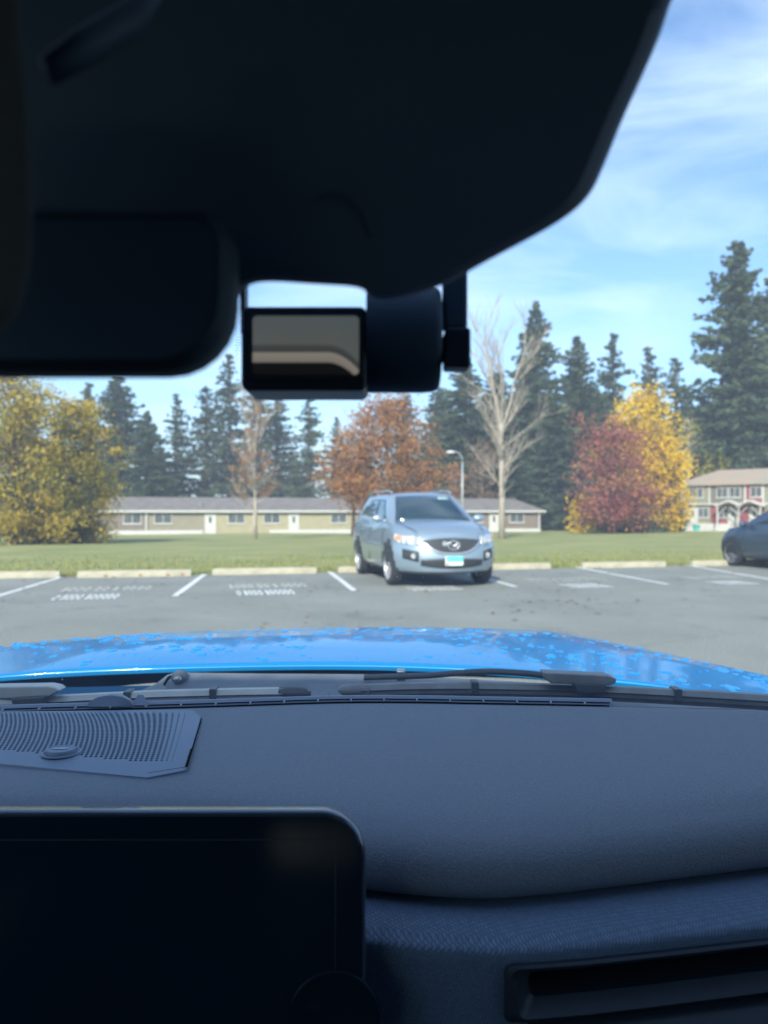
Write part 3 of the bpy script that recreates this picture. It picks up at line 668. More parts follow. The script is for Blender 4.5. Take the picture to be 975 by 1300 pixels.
for px in (931, 958, 1000, 1050):          # gabled porches with raked braces
    x = xo(px); wd = 1.35
    g_ = MB(); g_.prism([(-wd, 2.22), (-wd, 2.36), (0, 2.98), (wd, 2.36), (wd, 2.22), (0, 2.80)], lambda a, b__: Vector((x + a, -1.7, b__)), lambda a, b__: Vector((x + a, -.34, b__)))
    pr = g_.build('porch_roof', M_white, th, world=False)
    for s_ in (-1, 1):
        MB().box(x + s_ * wd * .85 - .06, x + s_ * wd * .85 + .06, -1.6, -1.48, -.6, 2.24).build('porch_post', M_white, pr, world=False)
        MB().tube([(x + s_ * wd * .85, -1.54, 1.3), (x + s_ * wd * .15, -1.54, 2.2)], .05, 4).build('brace', M_white, pr, world=False)
    MB().box(x - wd, x + wd, -1.75, -.05, -.8, .03).build('porch_slab', M_concr, pr, world=False)
# small turquoise tub on the lawn by the townhouses
M_turq = mat('turquoise_plastic', (0.05, 0.42, 0.38), .5, noise=(3, (.06, .36, .34)))
q = PX(884, 668, 86); tb = empty('play_tub', 'small turquoise tub on the grass in front of the townhouses', 'tub', q)
m = MB(); m.grid([[(r * math.cos(2 * PI * i / 14), r * .8 * math.sin(2 * PI * i / 14), z) for i in range(14)] for r, z in ((.30, -.5), (.36, -.15), (.46, .10), (.50, .12), (.44, .10), (.32, -.05), (.01, -.05))], closed=True); m.build('basin', M_turq, tb, True, world=False)

# street lamp
M_galv = mat('galvanised', (0.42, 0.45, 0.46), .5, .4, noise=(6, (.36, .39, .40)))
q = PX(587, 672, 62); q.z = tz(q.x, q.y); lp = empty('street_lamp', 'pale grey street lamp with a curved arm rising behind the silver-blue SUV', 'street lamp', q)
hh = CZ + (650 - 574) / F * 62 - q.z
MB().tube([(0, 0, 0), (0, 0, hh * .5), (0, 0, hh - .8)], [.11, .09, .065], 10).build('pole', M_galv, lp, True, world=False)
MB().tube([(0, 0, hh - .85), (-.03, 0, hh - .45), (-.18, 0, hh - .15), (-.45, 0, hh), (-.7, 0, hh + .02)], .04, 8).build('arm', M_galv, lp, True, world=False)
m = MB(); m.grid([[(-.95 + a * math.cos(2 * PI * i / 12), a * .6 * math.sin(2 * PI * i / 12), hh + z) for i in range(12)] for a, z in ((.02, .12), (.2, .11), (.34, .04), (.36, 0), (.28, -.08), (.02, -.13))], closed=True)
m.build('lamp_head', mat('lamp_head_white', (.7, .72, .72), .35, noise=(6, (.62, .64, .64))), lp, True, world=False)

# ------------------------------------------------------------------ trees
M_fir = leafmat('fir_needles', [(0.038, 0.060, 0.034), (0.060, 0.092, 0.048), (0.085, 0.125, 0.060), (0.120, 0.155, 0.072)])
M_bark = mat('bark_brown', (0.12, 0.09, 0.07), .9, noise=(4, (0.20, 0.155, 0.125)), bump=(12, .6, .03))
M_barkp = mat('bark_pale', (0.31, 0.265, 0.215), .85, noise=(5, (0.41, 0.355, 0.295)), bump=(14, .4, .02))
M_lyel = leafmat('leaves_golden', [(0.50, 0.32, 0.02), (0.68, 0.45, 0.03), (0.76, 0.51, 0.04), (0.52, 0.44, 0.06)])
M_lred = leafmat('leaves_plum', [(0.17, 0.055, 0.06), (0.28, 0.09, 0.085), (0.36, 0.14, 0.10), (0.52, 0.30, 0.06)])
M_lora = leafmat('leaves_rust', [(0.20, 0.10, 0.05), (0.33, 0.15, 0.06), (0.42, 0.21, 0.075), (0.25, 0.17, 0.09)])
M_loliv = leafmat('leaves_olive', [(0.18, 0.18, 0.045), (0.32, 0.28, 0.05), (0.52, 0.36, 0.05), (0.25, 0.26, 0.07)])
M_lygr = leafmat('leaves_lime', [(0.22, 0.24, 0.03), (0.36, 0.34, 0.04), (0.44, 0.38, 0.06)])
M_lgrey = leafmat('leaves_sparse_brown', [(0.16, 0.13, 0.09), (0.26, 0.16, 0.08), (0.22, 0.19, 0.12)])
M_bush = leafmat('leaves_dark', [(0.035, 0.06, 0.03), (0.06, 0.085, 0.045), (0.09, 0.10, 0.055)])

def leafquad(V, Fc, c, sz, r, flat=0.0, ax=None):
    a = Vector((r.gauss(0, 1), r.gauss(0, 1), r.gauss(0, 1) * (1 - flat))).normalized()
    if ax is not None: a = (ax + a * .6).normalized()
    b_ = a.cross(Vector((r.gauss(0, 1), r.gauss(0, 1), r.gauss(0, 1)))).normalized()
    b0 = len(V); s1 = sz * r.uniform(.7, 1.3); s2 = s1 * r.uniform(.45, .7)
    V += [tuple(c - a * s1 * .5), tuple(c + b_ * s2 * .5), tuple(c + a * s1 * .5), tuple(c - b_ * s2 * .5)]
    Fc.append((b0, b0 + 1, b0 + 2, b0 + 3))
def conifer_mesh(seed, h=30.0, R=4.6, gaps=.15, dens=1.0, low=.12):
    r = random.Random(seed); V = []; Fc = []; tr = MB()
    bend = r.uniform(-.4, .4); tr.tube([(bend * math.sin(3 * i / 8) * .4, 0, h * i / 8) for i in range(9)], [.42 * (1 - i / 8) ** .8 + .03 for i in range(9)], 8)
    z = h * low; lean = r.uniform(0, 6)
    while z < h * .985:
        t_ = (z / h - low) / (1 - low); nb = r.choice((4, 5, 6)) if t_ < .85 else 3
        prof = (1 - t_) ** .72 * (1.0 if t_ > .2 else .75 + 1.25 * t_)
        for k in range(nb):
            if r.random() < gaps: continue
            a = r.uniform(0, 2 * PI); ln = R * prof * r.uniform(.55, 1.15) + .25; up = lerp(-.18, .55, t_) + r.uniform(-.12, .12)
            d = Vector((math.cos(a), math.sin(a), up)).normalized(); side = Vector((-d.y, d.x, 0)).normalized()
            o = Vector((0, 0, z)); n = max(3, int(ln * 3.0 * dens))
            tip = o + d * ln + Vector((0, 0, -ln * .12))
            if t_ < .6 and ln > 2: tr.tube([o, o + d * ln * .5, tip], [.05, .03, .012], 4, caps=False)
            for i in range(n):
                f = (i + r.random()) / n; wd = ln * .26 * (1 - f) + .22
                for q in range(4 if f < .75 else 3):
                    c = o + d * ln * f + Vector((0, 0, -ln * .12 * f * f)) + side * r.uniform(-1, 1) * wd + Vector((0, 0, r.uniform(-.42, .12)))
                    leafquad(V, Fc, c, .64, r, ax=(d + side * r.uniform(-1, 1) + Vector((0, 0, -.35))) * 1.2)
        z += h / 78 * r.uniform(.6, 1.4)
    return (V, Fc), (tr.V, tr.F)
def shared(name, VF, m, smooth=False):
    me = bpy.data.meshes.new(name); me.from_pydata(VF[0], [], VF[1]); me.update(); me.materials.append(m)
    if smooth: me.polygons.foreach_set('use_smooth', [True] * len(me.polygons))
    return me
FIRS = []
for sd_, R, gp, dn, lw in ((1, 8.2, .06, 1.15, .04), (2, 6.4, .34, .72, .08), (3, 8.6, .10, 1.1, .12), (4, 5.6, .46, .6, .15)):
    a, b_ = conifer_mesh(sd_, 30, R, gp, dn, lw); FIRS.append((shared('fir_crown', a, M_fir), shared('fir_trunk', b_, M_bark)))
def fir(px, ytop, D, var, wsc=1.0, label='', rot=0, kind='fir_tree', cat='tree', group='fir trees behind the houses'):
    x = (px - 487.5) / F * D; zb = tz(x, D) - .3; H = CZ + (650 - ytop) / F * D - zb; s_ = H / 30
    e = empty(kind, label, cat, (x, D, zb), rot, group); e.scale = (s_ * wsc, s_ * wsc, s_)
    cr, tk = FIRS[var]
    for n_, me in (('crown', cr), ('trunk', tk)):
        o = bpy.data.objects.new(n_, me); C.objects.link(o); o.parent = e
    return e
F_ = [  # px, ytop, D, variant, width, label
    (150, 474, 118, 0, .95, 'broad dark fir behind the left end of the long low house'),
    (112, 485, 128, 1, .9, 'fir standing half behind the golden olive tree at left'),
    (186, 520, 112, 0, .70, 'short dense fir filling the gap right of the broad fir at left'),
    (224, 498, 125, 1, .75, 'narrow fir with sky showing through, first right of the broad left fir'),
    (262, 488, 130, 3, .9, 'thin sparse fir between two narrow firs below the mirror edge'),
    (291, 448, 128, 1, .75, 'tall airy fir rising just left of the dash camera'),
    (330, 470, 132, 3, 1.0, 'sparse fir hidden at the top by the dash camera screen'),
    (352, 492, 138, 1, .8, 'fir behind the half-bare thin tree'),
    (392, 494, 128, 1, .65, 'narrow fir below the middle of the dash camera'),
    (428, 528, 135, 1, .60, 'small narrow fir left of the rust-coloured maple'),
    (460, 560, 140, 0, .6, 'low fir just behind the left side of the rust-coloured maple'),
    (515, 500, 125, 1, .9, 'fir behind the top of the rust-coloured maple'),
    (550, 540, 130, 0, .7, 'fir behind the right side of the rust-coloured maple'),
    (592, 452, 104, 0, .95, 'dense dark fir behind the left half of the bare tree'),
    (632, 470, 112, 0, .9, 'dense fir directly behind the bare tree trunk'),
    (680, 380, 110, 0, .62, 'tall pointed fir just right of the bare tree'),
    (665, 440, 118, 1, .8, 'fir between the bare tree and the tall pointed fir'),
    (733, 424, 112, 0, .72, 'rounded dense fir second right of the bare tree'),
    (705, 500, 102, 0, .9, 'low dense fir in front of the pointed pair right of the bare tree'),
    (778, 422, 124, 1, .80, 'slim fir above the left side of the golden tree'),
    (760, 500, 110, 0, .75, 'low dense fir left behind the golden tree'),
    (823, 438, 128, 1, .85, 'fir above the right side of the golden tree'),
    (858, 452, 126, 1, .9, 'ragged fir between the golden tree and the tallest fir'),
    (936, 304, 100, 2, 1.0, 'tallest fir of all, wide and ragged, above the townhouses'),
    (985, 340, 108, 2, .95, 'large fir cut by the right edge of the photo'),
    (890, 500, 116, 0, .9, 'dense lower fir left of the tallest fir, over the townhouse roof'),
    (845, 540, 108, 0, .8, 'low dark fir directly behind the golden tree'),
    (1050, 400, 112, 0, 1.0, 'fir right of the frame edge behind the townhouses'),
    (30, 505, 125, 0, .9, 'fir hidden mostly behind the leftmost golden olive crown'),
    (655, 565, 97, 0, .95, 'low dark fir right behind the roof end of the long low house'),
    (595, 575, 98, 1, .9, 'low fir behind the street lamp'),
]
for k_, px in enumerate((70, 130, 205, 300, 372, 440)):
    F_.append((px, 560 + (k_ * 37) % 34, 145, (0, 1, 0)[k_ % 3], 1.0, ('short far fir in the back row, %s of the belt left of the orange maple' % ('first', 'second', 'third', 'fourth', 'fifth', 'sixth', 'seventh', 'eighth', 'ninth', 'tenth')[k_])))
for k_, px in enumerate((560, 610, 650, 700, 725, 755, 800, 835, 875, 915)):
    F_.append((px, 490 + (k_ * 29) % 36, 140, (0, 1, 0)[k_ % 3], 1.0, ('far fir in the back row, %s of the belt right of the orange maple' % ('first', 'second', 'third', 'fourth', 'fifth', 'sixth', 'seventh', 'eighth', 'ninth', 'tenth')[k_])))
for i, (px, yt, D, v_, ws_, lb) in enumerate(F_): fir(px, yt, D, v_, ws_ * (1.8 if px < 560 else 1.55 if v_ != 2 else 1.0), lb, rot=i * 1.37)

def grow(seed, H, spread, depth=5, trunk_r=.2, first=.25, upr=.5, nb=(3, 4), straight=False, minr=.012):
    """recursive limbs; returns tube mesh and list of twig points"""
    r = random.Random(seed); m = MB(); tips = []
    def limb(p, d, ln, rad, lev):
        n = 4 if lev > 1 else 3; pts = [p]; q = p.copy(); dd = d.copy()
        for i in range(n):
            dd = (dd + Vector((r.gauss(0, .10), r.gauss(0, .10), r.gauss(0, .06) + .05))).normalized(); q = q + dd * ln / n; pts.append(q.copy())
        m.tube(pts, [lerp(rad, rad * .62, i / n) for i in range(n + 1)], 6 if lev > 2 else 4, caps=False)
        if lev <= 2: tips.extend((pts[k], rad) for k in range(1, n + 1))
        if lev == 0: return
        k_ = r.randint(*nb)
        for k in range(k_):
            f = 1.0 if k == 0 else r.uniform(.35, .95); b_ = pts[min(n, max(1, round(f * n)))]
            a = r.uniform(0, 2 * PI); sp = r.uniform(.35, .8) * spread if k else r.uniform(.05, .3)
            o = dd.orthogonal().normalized(); o = Matrix.Rotation(a, 3, dd) @ o
            nd = (dd * math.cos(sp) + o * math.sin(sp) + Vector((0, 0, upr * .3))).normalized()
            limb(b_, nd, ln * r.uniform(.6, .82), rad * .6, lev - 1)
    return r, m, tips, limb
def broadleaf(name, label, px, ybase, ytop, wpx, D, mleaf, mbark, seed, n_leaf, sz, shape='round', group=None, gaps=.35, base_frac=.12, cat='tree', zoff=None, cy=.55):
    """crown of leaf clumps round a branching skeleton, sized in metres from the photo"""
    x = (px - 487.5) / F * D; zb = tz(x, D) - .05; H = CZ + (650 - ytop) / F * D - zb; R = wpx / 2 / F * D
    e = empty(name, label, cat, (x, D, zb), 0, group); r = random.Random(seed); tr = MB(); V = []; Fc = []
    tr.tube([(0, 0, -.2), (.05, 0, H * .25), (-.05, .05, H * .5), (0, 0, H * .8)], [H * .022, H * .018, H * .012, H * .004], 8)
    nb = int(26); clumps = []
    for i in range(nb * 3):
        t_ = (i + r.random()) / (nb * 3); z = H * lerp(base_frac, .985, t_)
        u_ = (z / H - base_frac) / (1 - base_frac)
        if shape == 'round': pr = math.sin(PI * min(1, u_ ** .75 * .93 + .05)) ** .6
        elif shape == 'cone': pr = (1 - u_) ** .75 * (.45 + min(1, u_ * 4) * .55) + .06
        else: pr = min(1, .65 + u_ * 1.2) * (1 - u_ ** 3) ** .6
        a = i * 2.4 + r.uniform(-.5, .5); rr = R * pr * r.uniform(.55, 1.05)
        p_ = Vector((math.cos(a) * rr, math.sin(a) * rr * .85, z)); clumps.append((p_, pr))
        o = Vector((0, 0, max(H * .06, z - rr * .75)))
        mid = lerp(o, p_, .55) + Vector((0, 0, -.04 * rr)); tr.tube([o, mid, p_], [H * .006, H * .004, H * .0015], 4, caps=False)
        for q in range(2):
            e2 = mid + Vector((r.gauss(0, 1), r.gauss(0, 1), r.gauss(0, .6) + .3)) * R * .22; tr.tube([mid, e2], [H * .003, H * .001], 4, caps=False); clumps.append((e2, pr))
    ncl = len(clumps); per = max(1, n_leaf // ncl)
    for c_, pr in clumps:
        if r.random() < gaps * .5: continue
        cs = R * r.uniform(.13, .30)
        for k in range(int(per * r.uniform(.5, 1.6))):
            g_ = Vector((r.gauss(0, .55), r.gauss(0, .55), r.gauss(0, .42))) * cs
            leafquad(V, Fc, c_ + g_, sz, r)
    cr = mesh('crown', V, Fc, mleaf, e, world=False); fixn(tr.build('trunk', mbark, e, True, world=False))
    return e
AG = 'autumn trees on the lawn'
broadleaf('olive_tree', 'large golden olive tree at the left edge, crown running out of frame', 18, 690, 470, 175, 38, M_loliv, M_bark, 11, 19000, .17, 'full', AG, .5, .04)
broadleaf('olive_tree', 'smaller golden olive tree in front of the left end of the long low house', 95, 688, 505, 125, 42, M_loliv, M_bark, 12, 17000, .17, 'round', AG, .35, .03)
broadleaf('olive_shrub', 'dull green undergrowth below the golden olive crowns', 50, 690, 628, 150, 41, M_bush, M_bark, 13, 4000, .16, 'full', None, .4, .02, cat='shrub')
broadleaf('maple_tree', 'broad rust-orange maple behind the silver-blue SUV', 492, 680, 502, 142, 56, M_lora, M_bark, 14, 15000, .22, 'full', AG, .2, .16)
broadleaf('maple_tree', 'low rust-orange maple at the left flank of the taller one', 448, 678, 548, 104, 58, M_lora, M_bark, 35, 5000, .22, 'round', AG, .3, .46)
broadleaf('orange_shrub', 'small orange tree behind the street lamp', 578, 668, 588, 34, 92, M_lora, M_bark, 16, 1500, .28, 'round', AG, .3, .1)
broadleaf('brown_tree', 'thin brownish tree behind the bare tree trunk', 612, 668, 560, 54, 94, M_lgrey, M_bark, 17, 2400, .3, 'round', AG, .5, .1)
broadleaf('golden_tree', 'bright golden-yellow tree behind the plum-red tree', 815, 665, 502, 114, 80, M_lyel, M_bark, 18, 9000, .34, 'round', AG, .25, .22)
broadleaf('golden_tree', 'lower golden tree at the right flank of the plum-red tree', 850, 668, 556, 62, 78, M_lyel, M_bark, 19, 4200, .32, 'round', AG, .35, .05)
broadleaf('plum_tree', 'plum-red tree spreading in front of the golden tree', 779, 666, 543, 142, 70, M_lred, M_bark, 20, 9500, .28, 'cone', AG, .4, .16)
broadleaf('lime_tree', 'yellow-green tree behind the townhouse roof', 905, 660, 572, 52, 98, M_lygr, M_bark, 21, 2400, .34, 'round', AG, .4, .2)
broadleaf('gold_shrub', 'small yellow bush at the left foot of the plum-red tree', 738, 668, 630, 42, 72, M_lyel, M_bark, 24, 1000, .26, 'round', None, .4, .03, cat='shrub')
broadleaf('grey_tree', 'half-bare yellowish tree between golden tree and townhouses', 874, 665, 528, 50, 98, M_lygr, M_barkp, 22, 1500, .3, 'round', AG, .7, .25)
broadleaf('dark_shrub', 'low dark shrubbery under the plum-red tree', 790, 668, 646, 130, 76, M_bush, M_bark, 23, 4500, .26, 'full', None, .2, .02, cat='shrub')
broadleaf('dark_shrub', 'dark shrub at the left corner of the townhouses', 858, 668, 632, 34, 90, M_bush, M_bark, 25, 1500, .28, 'full', None, .2, .02, cat='shrub')

# bare trees
def bare(name, label, px, ytop, D, seed, wide=1.0, lead=5, leaves=0, trunk=.22, group=None):
    x = (px - 487.5) / F * D; zb = tz(x, D); Ht = CZ + (650 - ytop) / F * D - zb; sc_ = Ht / 14
    bt = empty(name, label, 'tree', (x, D, zb), 0, group)
    tr = MB(); br = MB(); r = random.Random(seed); V = []; Fc = []
    tr.tube([(0, 0, -.1), (.02, 0, Ht * .2), (-.05, 0, Ht * .42), (-.08, 0, Ht * .56)], [trunk * sc_, trunk * .8 * sc_, trunk * .66 * sc_, trunk * .45 * sc_], 10)
    def twig(p, d, ln, rad, lev):
        n = 6; pts = [p]; q = p.copy(); dd = d.copy()
        for i in range(n):
            dd = (dd + Vector((r.gauss(0, .09), r.gauss(0, .09), .05 + r.gauss(0, .05)))).normalized(); q = q + dd * ln / n; pts.append(q.copy())
        br.tube(pts, [lerp(rad, rad * .3, i / n) for i in range(n + 1)], 5 if lev else 3, caps=False)
        if leaves and lev <= 1 and r.random() < leaves:
            for i in range(5): leafquad(V, Fc, pts[r.randint(2, n)] + Vector((r.gauss(0, .12), r.gauss(0, .12), r.gauss(0, .12))), .17, r)
        if lev:
            for k in range(r.randint(5, 8) if lev > 1 else r.randint(3, 5)):
                f = r.uniform(.2, .98); b_ = pts[int(f * n)]; o = Matrix.Rotation(r.uniform(0, 2 * PI), 3, dd) @ dd.orthogonal().normalized()
                twig(b_, (dd * .85 + o * r.uniform(.35, .7) + Vector((0, 0, .15))).normalized(), ln * r.uniform(.28, .55), rad * .42, lev - 1)
    for k in range(lead):
        sx = lerp(-.34, .34, (k + .5) / lead) * wide + r.uniform(-.05, .05)
        twig(Vector((-.08, 0, Ht * r.uniform(.44, .56))), Vector((sx, r.uniform(-.25, .25), 1)).normalized(), Ht * r.uniform(.40, .49), .085 * sc_, 3)
    for k in range(17):
        f = .17 + .36 * k / 17 + r.uniform(-.015, .015); a = r.uniform(0, 2 * PI)
        twig(Vector((-.03, 0, Ht * f)), Vector((math.cos(a) * wide, math.sin(a) * .8, r.uniform(.55, 1.0))).normalized(), Ht * r.uniform(.17, .29), r.uniform(.034, .058) * sc_, 3 if k % 2 else 2)
    tr.build('trunk', M_barkp, bt, True, world=False); br.build('branches', M_barkp, bt, True, world=False)
    if V: mesh('leaves', V, Fc, M_lora, bt, world=False)
bare('bare_tree', 'tall pale leafless tree on the lawn right of the silver-blue SUV', 637, 398, 50, 5)
bare('half_bare_tree', 'half-bare thin tree with few orange leaves in front of the long low house', 324, 500, 52, 9, 1.1, 4, .08, .2)
r = random.Random(77)

# fallen leaves on lawn edge and asphalt, grass tufts at the kerb edge
M_fall = leafmat('fallen_leaf', [(.16, .06, .03), (.28, .13, .05), (.34, .22, .09)])
V = []; Fc = []
for i in range(1500):
    t_ = r.uniform(-14, 16); d_ = abs(r.gauss(0, 2.6)) if i % 3 else -abs(r.gauss(0, 4.0)); q = ROW0 + U * t_ + Vd * d_
    z = max(tz(q.x, q.y), 0 if d_ < .3 else -9) + .012; a = r.uniform(0, 6.3); s_ = r.uniform(.03, .055)
    b0 = len(V); V += [(q.x + s_ * math.cos(a + k * PI / 2) * (1 if k % 2 else .6), q.y + s_ * math.sin(a + k * PI / 2) * (1 if k % 2 else .6), z + r.uniform(0, .015)) for k in range(4)]; Fc.append((b0, b0 + 1, b0 + 2, b0 + 3))
for (px, py, n) in ((700, 765, 11), (722, 768, 6), (716, 773, 4), (676, 776, 4), (898, 750, 6), (818, 757, 4)):
    for k in range(n):
        q = G(px + r.gauss(0, 34), py + r.gauss(0, 5)); a = r.uniform(0, 6.3); s_ = r.uniform(.025, .05)
        b0 = len(V); V += [(q.x + s_ * math.cos(a + j * PI / 2), q.y + s_ * math.sin(a + j * PI / 2), .012 + r.uniform(0, .01)) for j in range(4)]; Fc.append((b0, b0 + 1, b0 + 2, b0 + 3))
mesh('fallen_leaves', V, Fc, M_fall, kind='stuff', label='small brown fallen leaves scattered on asphalt and lawn edge', category='leaves')
M_blade = leafmat('grass_blade', [(.20, .24, .06), (.28, .29, .09), (.38, .35, .14)])
V = []; Fc = []
for i in range(26000):
    t_ = r.uniform(-16, 20); d_ = .26 + abs(r.gauss(0, 1.0)) * (4.0 if i % 2 else .35); q = ROW0 + U * t_ + Vd * d_; z = tz(q.x, q.y) - .01; hgt = r.uniform(.04, .10)
    a = r.uniform(0, 6.3); wv = .018; b0 = len(V)
    V += [(q.x - wv * math.cos(a), q.y - wv * math.sin(a), z), (q.x + wv * math.cos(a), q.y + wv * math.sin(a), z), (q.x + r.gauss(0, .02), q.y + r.gauss(0, .02), z + hgt)]; Fc.append((b0, b0 + 1, b0 + 2))
mesh('grass_tufts', V, Fc, M_blade, kind='stuff', label='tufts of lawn grass growing up to the wheel stops', category='grass')

# ================================================================== THE CAR THE CAMERA SITS IN
XC = -.15
ego = empty('blue_car', 'bright blue car the photo is taken from: wet bonnet, wipers, dashboard, screen and mirror', 'car', (XC, -.6, 0), 0, None)
# ---- bonnet
rp_ = [DR(0, 855, .25), DR(200, 847, .243), DR(430, 842, .24), DR(620, 848, .243), DR(790, 864, .25), DR(975, 882, .26)]
rp_ = [Vector((-.98, 1.04, .985)), Vector((-.80, 1.13, 1.015))] + rp_ + [Vector((.64, 1.03, .985))]
fp_ = [Vector((-.86, 1.36, .985)), Vector((-.83, 1.52, 1.0))] + [DR(0, 818, .27), DR(200, 802.5, .265), DR(400, 796.5, .262), DR(560, 796.5, .262), DR(700, 800, .265)] + [DR(820, 824, .268), DR(975, 858, .272)]
def resample(P, n, k):
    P = [Vector(q) for q in P]; d = [0]
    for a, b_ in zip(P, P[1:]): d.append(d[-1] + (b_ - a).length)
    ts_ = np.linspace(0, d[-1], n); A_ = np.array([[np.interp(t_, d, [q[i] for q in P]) for t_ in ts_] for i in range(3)])
    return [Vector(v) for v in np.array([smooth1(A_[i], k) for i in range(3)]).T]
NU = 91
Rr = resample(rp_, NU, 60); Fr = resample(fp_, NU, 12)
rows = []
NV = 26
for j in range(NV + 1):
    v = j / NV; row = []
    for i in range(NU):
        q = lerp(Rr[i], Fr[i], v); u_ = i / (NU - 1)
        q = q.copy(); q.z += .012 * math.sin(PI * v) * math.sin(PI * u_) ** .5
        # raised centre section with soft creases
        xr = q.x - XC; e = abs(abs(xr) - lerp(.38, .30, v)); q.z += .007 * (1 / (1 + math.exp((abs(xr) - lerp(.42, .34, v)) * 60)) - .5) * math.sin(PI * min(1, v * 1.6))
        row.append(q)
    rows.append(row)
for dy, dz in ((.012, -.004), (.024, -.012), (.034, -.026), (.040, -.05), (.045, -.12)):
    row = []
    for i in range(NU):
        nrm = Vector((Fr[min(i + 1, NU - 1)].y - Fr[max(i - 1, 0)].y, -(Fr[min(i + 1, NU - 1)].x - Fr[max(i - 1, 0)].x), 0)).normalized() * -1
        row.append(Fr[i] + nrm * dy + Vector((0, 0, dz)))
    rows.append(row)
back = [Vector((q.x, q.y - .0010, q.z - .0030)) for q in Rr]; back2 = [Vector((q.x, q.y + .003, q.z - .009)) for q in Rr]
m = MB(); m.grid([back2, back] + rows); m.F = [f[::-1] for f in m.F]
hood = m.build('bonnet', M_blue, ego, True)
hood_rows = rows[:NV + 1]
# ---- water drops on the bonnet
V = []; Fc = []; r = random.Random(3)
def dome(c, rx, ry, h):
    b0 = len(V); n = 8; V.append(tuple(c + Vector((0, 0, h))))
    for q, hz in ((.62, .75), (1, 0)):
        for k in range(n):
            a = 2 * PI * k / n; V.append(tuple(c + Vector((rx * q * math.cos(a), ry * q * math.sin(a), hz * h - (0.0006 if hz == 0 else 0)))))
    for k in range(n): Fc.append((b0, b0 + 1 + k, b0 + 1 + (k + 1) % n))
    for k in range(n): Fc.append((b0 + 1 + k, b0 + 1 + n + k, b0 + 1 + n + (k + 1) % n, b0 + 1 + (k + 1) % n))
for i in range(1500):
    u_ = r.random(); v = r.uniform(.08, .98); dens = .35 + .65 * (0.5 + .5 * math.sin(u_ * 17 + v * 5))
    if r.random() > dens: continue
    ii = int(u_ * (NU - 1)); jj = int(v * NV); c = hood_rows[jj][ii].copy(); k = r.random() ** 4
    rx = lerp(.0016, .0095, k); dome(c, rx, rx * r.uniform(.7, 1.2), rx * .30)
    if k > .3:
        for s_ in range(2): dome(c + Vector((r.uniform(-1, 1) * rx * 1.3, r.uniform(-1, 1) * rx, 0)), rx * .6, rx * .55, rx * .3)
mesh('water_drops', V, Fc, M_drop, smooth=True, kind='stuff', label='rain drops standing on the blue bonnet', category='water')

# ---- body shell: front, fenders, sides, roof, pillars
Ys = [1.42, 1.2, 1.04]
def mirrorx(q): return Vector((2 * XC - q.x, q.y, q.z))
for sg in (1, -1):
    e_ = [Vector((.655, 1.03, .975)), DR(975, 858, .272) + Vector((.012, 0, -.012)), Vector((.575, 1.50, .985)), Vector((.50, 1.62, .98))]
    e_ = resample(e_, 18, 2)
    rows = []
    for ox, oz in ((0, 0), (.05, -.012), (.085, -.05), (.10, -.12), (.105, -.35), (.09, -.60)):
        rows.append([Vector((q.x + ox, q.y + (.0 if i < 10 else ox * .8 * (i - 10) / 8), q.z + oz)) for i, q in enumerate(e_)])
    if sg < 0: rows = [[mirrorx(q) for q in rw] for rw in rows]
    m = MB(); m.grid(rows); fixn(m.build('fender', M_blue, ego, True))
    # body side with doors
    X_ = XC + sg * .91
    m = MB(); P_ = [(1.06, .30), (1.06, .96), (.80, 1.02), (-2.5, 1.06), (-2.9, .95), (-2.9, .30)]
    m.prism(P_, lambda a, b_: Vector((X_, a, b_)), lambda a, b_: Vector((X_ - sg * .06, a, b_)))
    bevel(m.build('body_side', M_blue, ego), .015)
    m = MB(); m.prism([(.75, .34), (.75, 1.03), (-.35, 1.05), (-.35, .34)], lambda a, b_: Vector((X_ - sg * .065, a, b_)), lambda a, b_: Vector((X_ - sg * .10, a, b_)))
    bevel(m.build('door_panel', M_blackpl, ego), .012)
    # pillars
    for nm, pts, rr_ in (('pillar', [(XC + sg * .80, .80, 1.00), (XC + sg * .735, .54, 1.28), (XC + sg * .64, .20, 1.54)], .03), ('pillar', [(XC + sg * .84, -.55, 1.0), (XC + sg * .66, -.62, 1.55)], .04), ('pillar', [(XC + sg * .84, -2.2, 1.0), (XC + sg * .64, -1.9, 1.55)], .06)):
        fixn(MB().tube(pts, rr_, 8).build(nm, M_blackpl, ego, True))
    for ya, yb, yc, yd in ((.74, .22, -.54, -.50), (-.62, -.66, -1.86, -2.12)):
        mesh('side_window', [(XC + sg * .835, ya, 1.045), (XC + sg * .655, yb, 1.54), (XC + sg * .655, yc, 1.54), (XC + sg * .835, yd, 1.045)], [(0, 1, 2, 3)], M_sglass, ego)
m = MB(); m.box(XC - .66, XC + .66, -2.0, .185, 1.565, 1.61); bevel(m.build('roof', M_blue, ego), .02)
m = MB(); m.box(XC - .64, XC + .64, -1.98, .165, 1.535, 1.561); bevel(m.build('headliner', M_headliner, ego), .006)
m = MB(); m.box(XC - .86, XC + .86, -2.86, -2.80, .35, 1.02); m.box(XC - .86, XC + .86, -2.8, .9, .30, .33); m.build('floor_pan', M_blackpl, ego)
mesh('rear_window', [(XC - .78, -2.72, 1.03), (XC + .78, -2.72, 1.03), (XC + .62, -1.99, 1.55), (XC - .62, -1.99, 1.55)], [(0, 1, 2, 3)], M_sglass, ego)
m = MB()                                         # front end below the bonnet
q1 = [Fr[i] + Vector((0, .05, -.13)) for i in range(0, NU, 6)]; m.grid([q1, [Vector((q.x, q.y + .04, .75)) for q in q1], [Vector((q.x, q.y + .05, .45)) for q in q1], [Vector((q.x, q.y - .02, .28)) for q in q1]])
fixn(m.build('front_bumper', M_blackpl, ego, True))
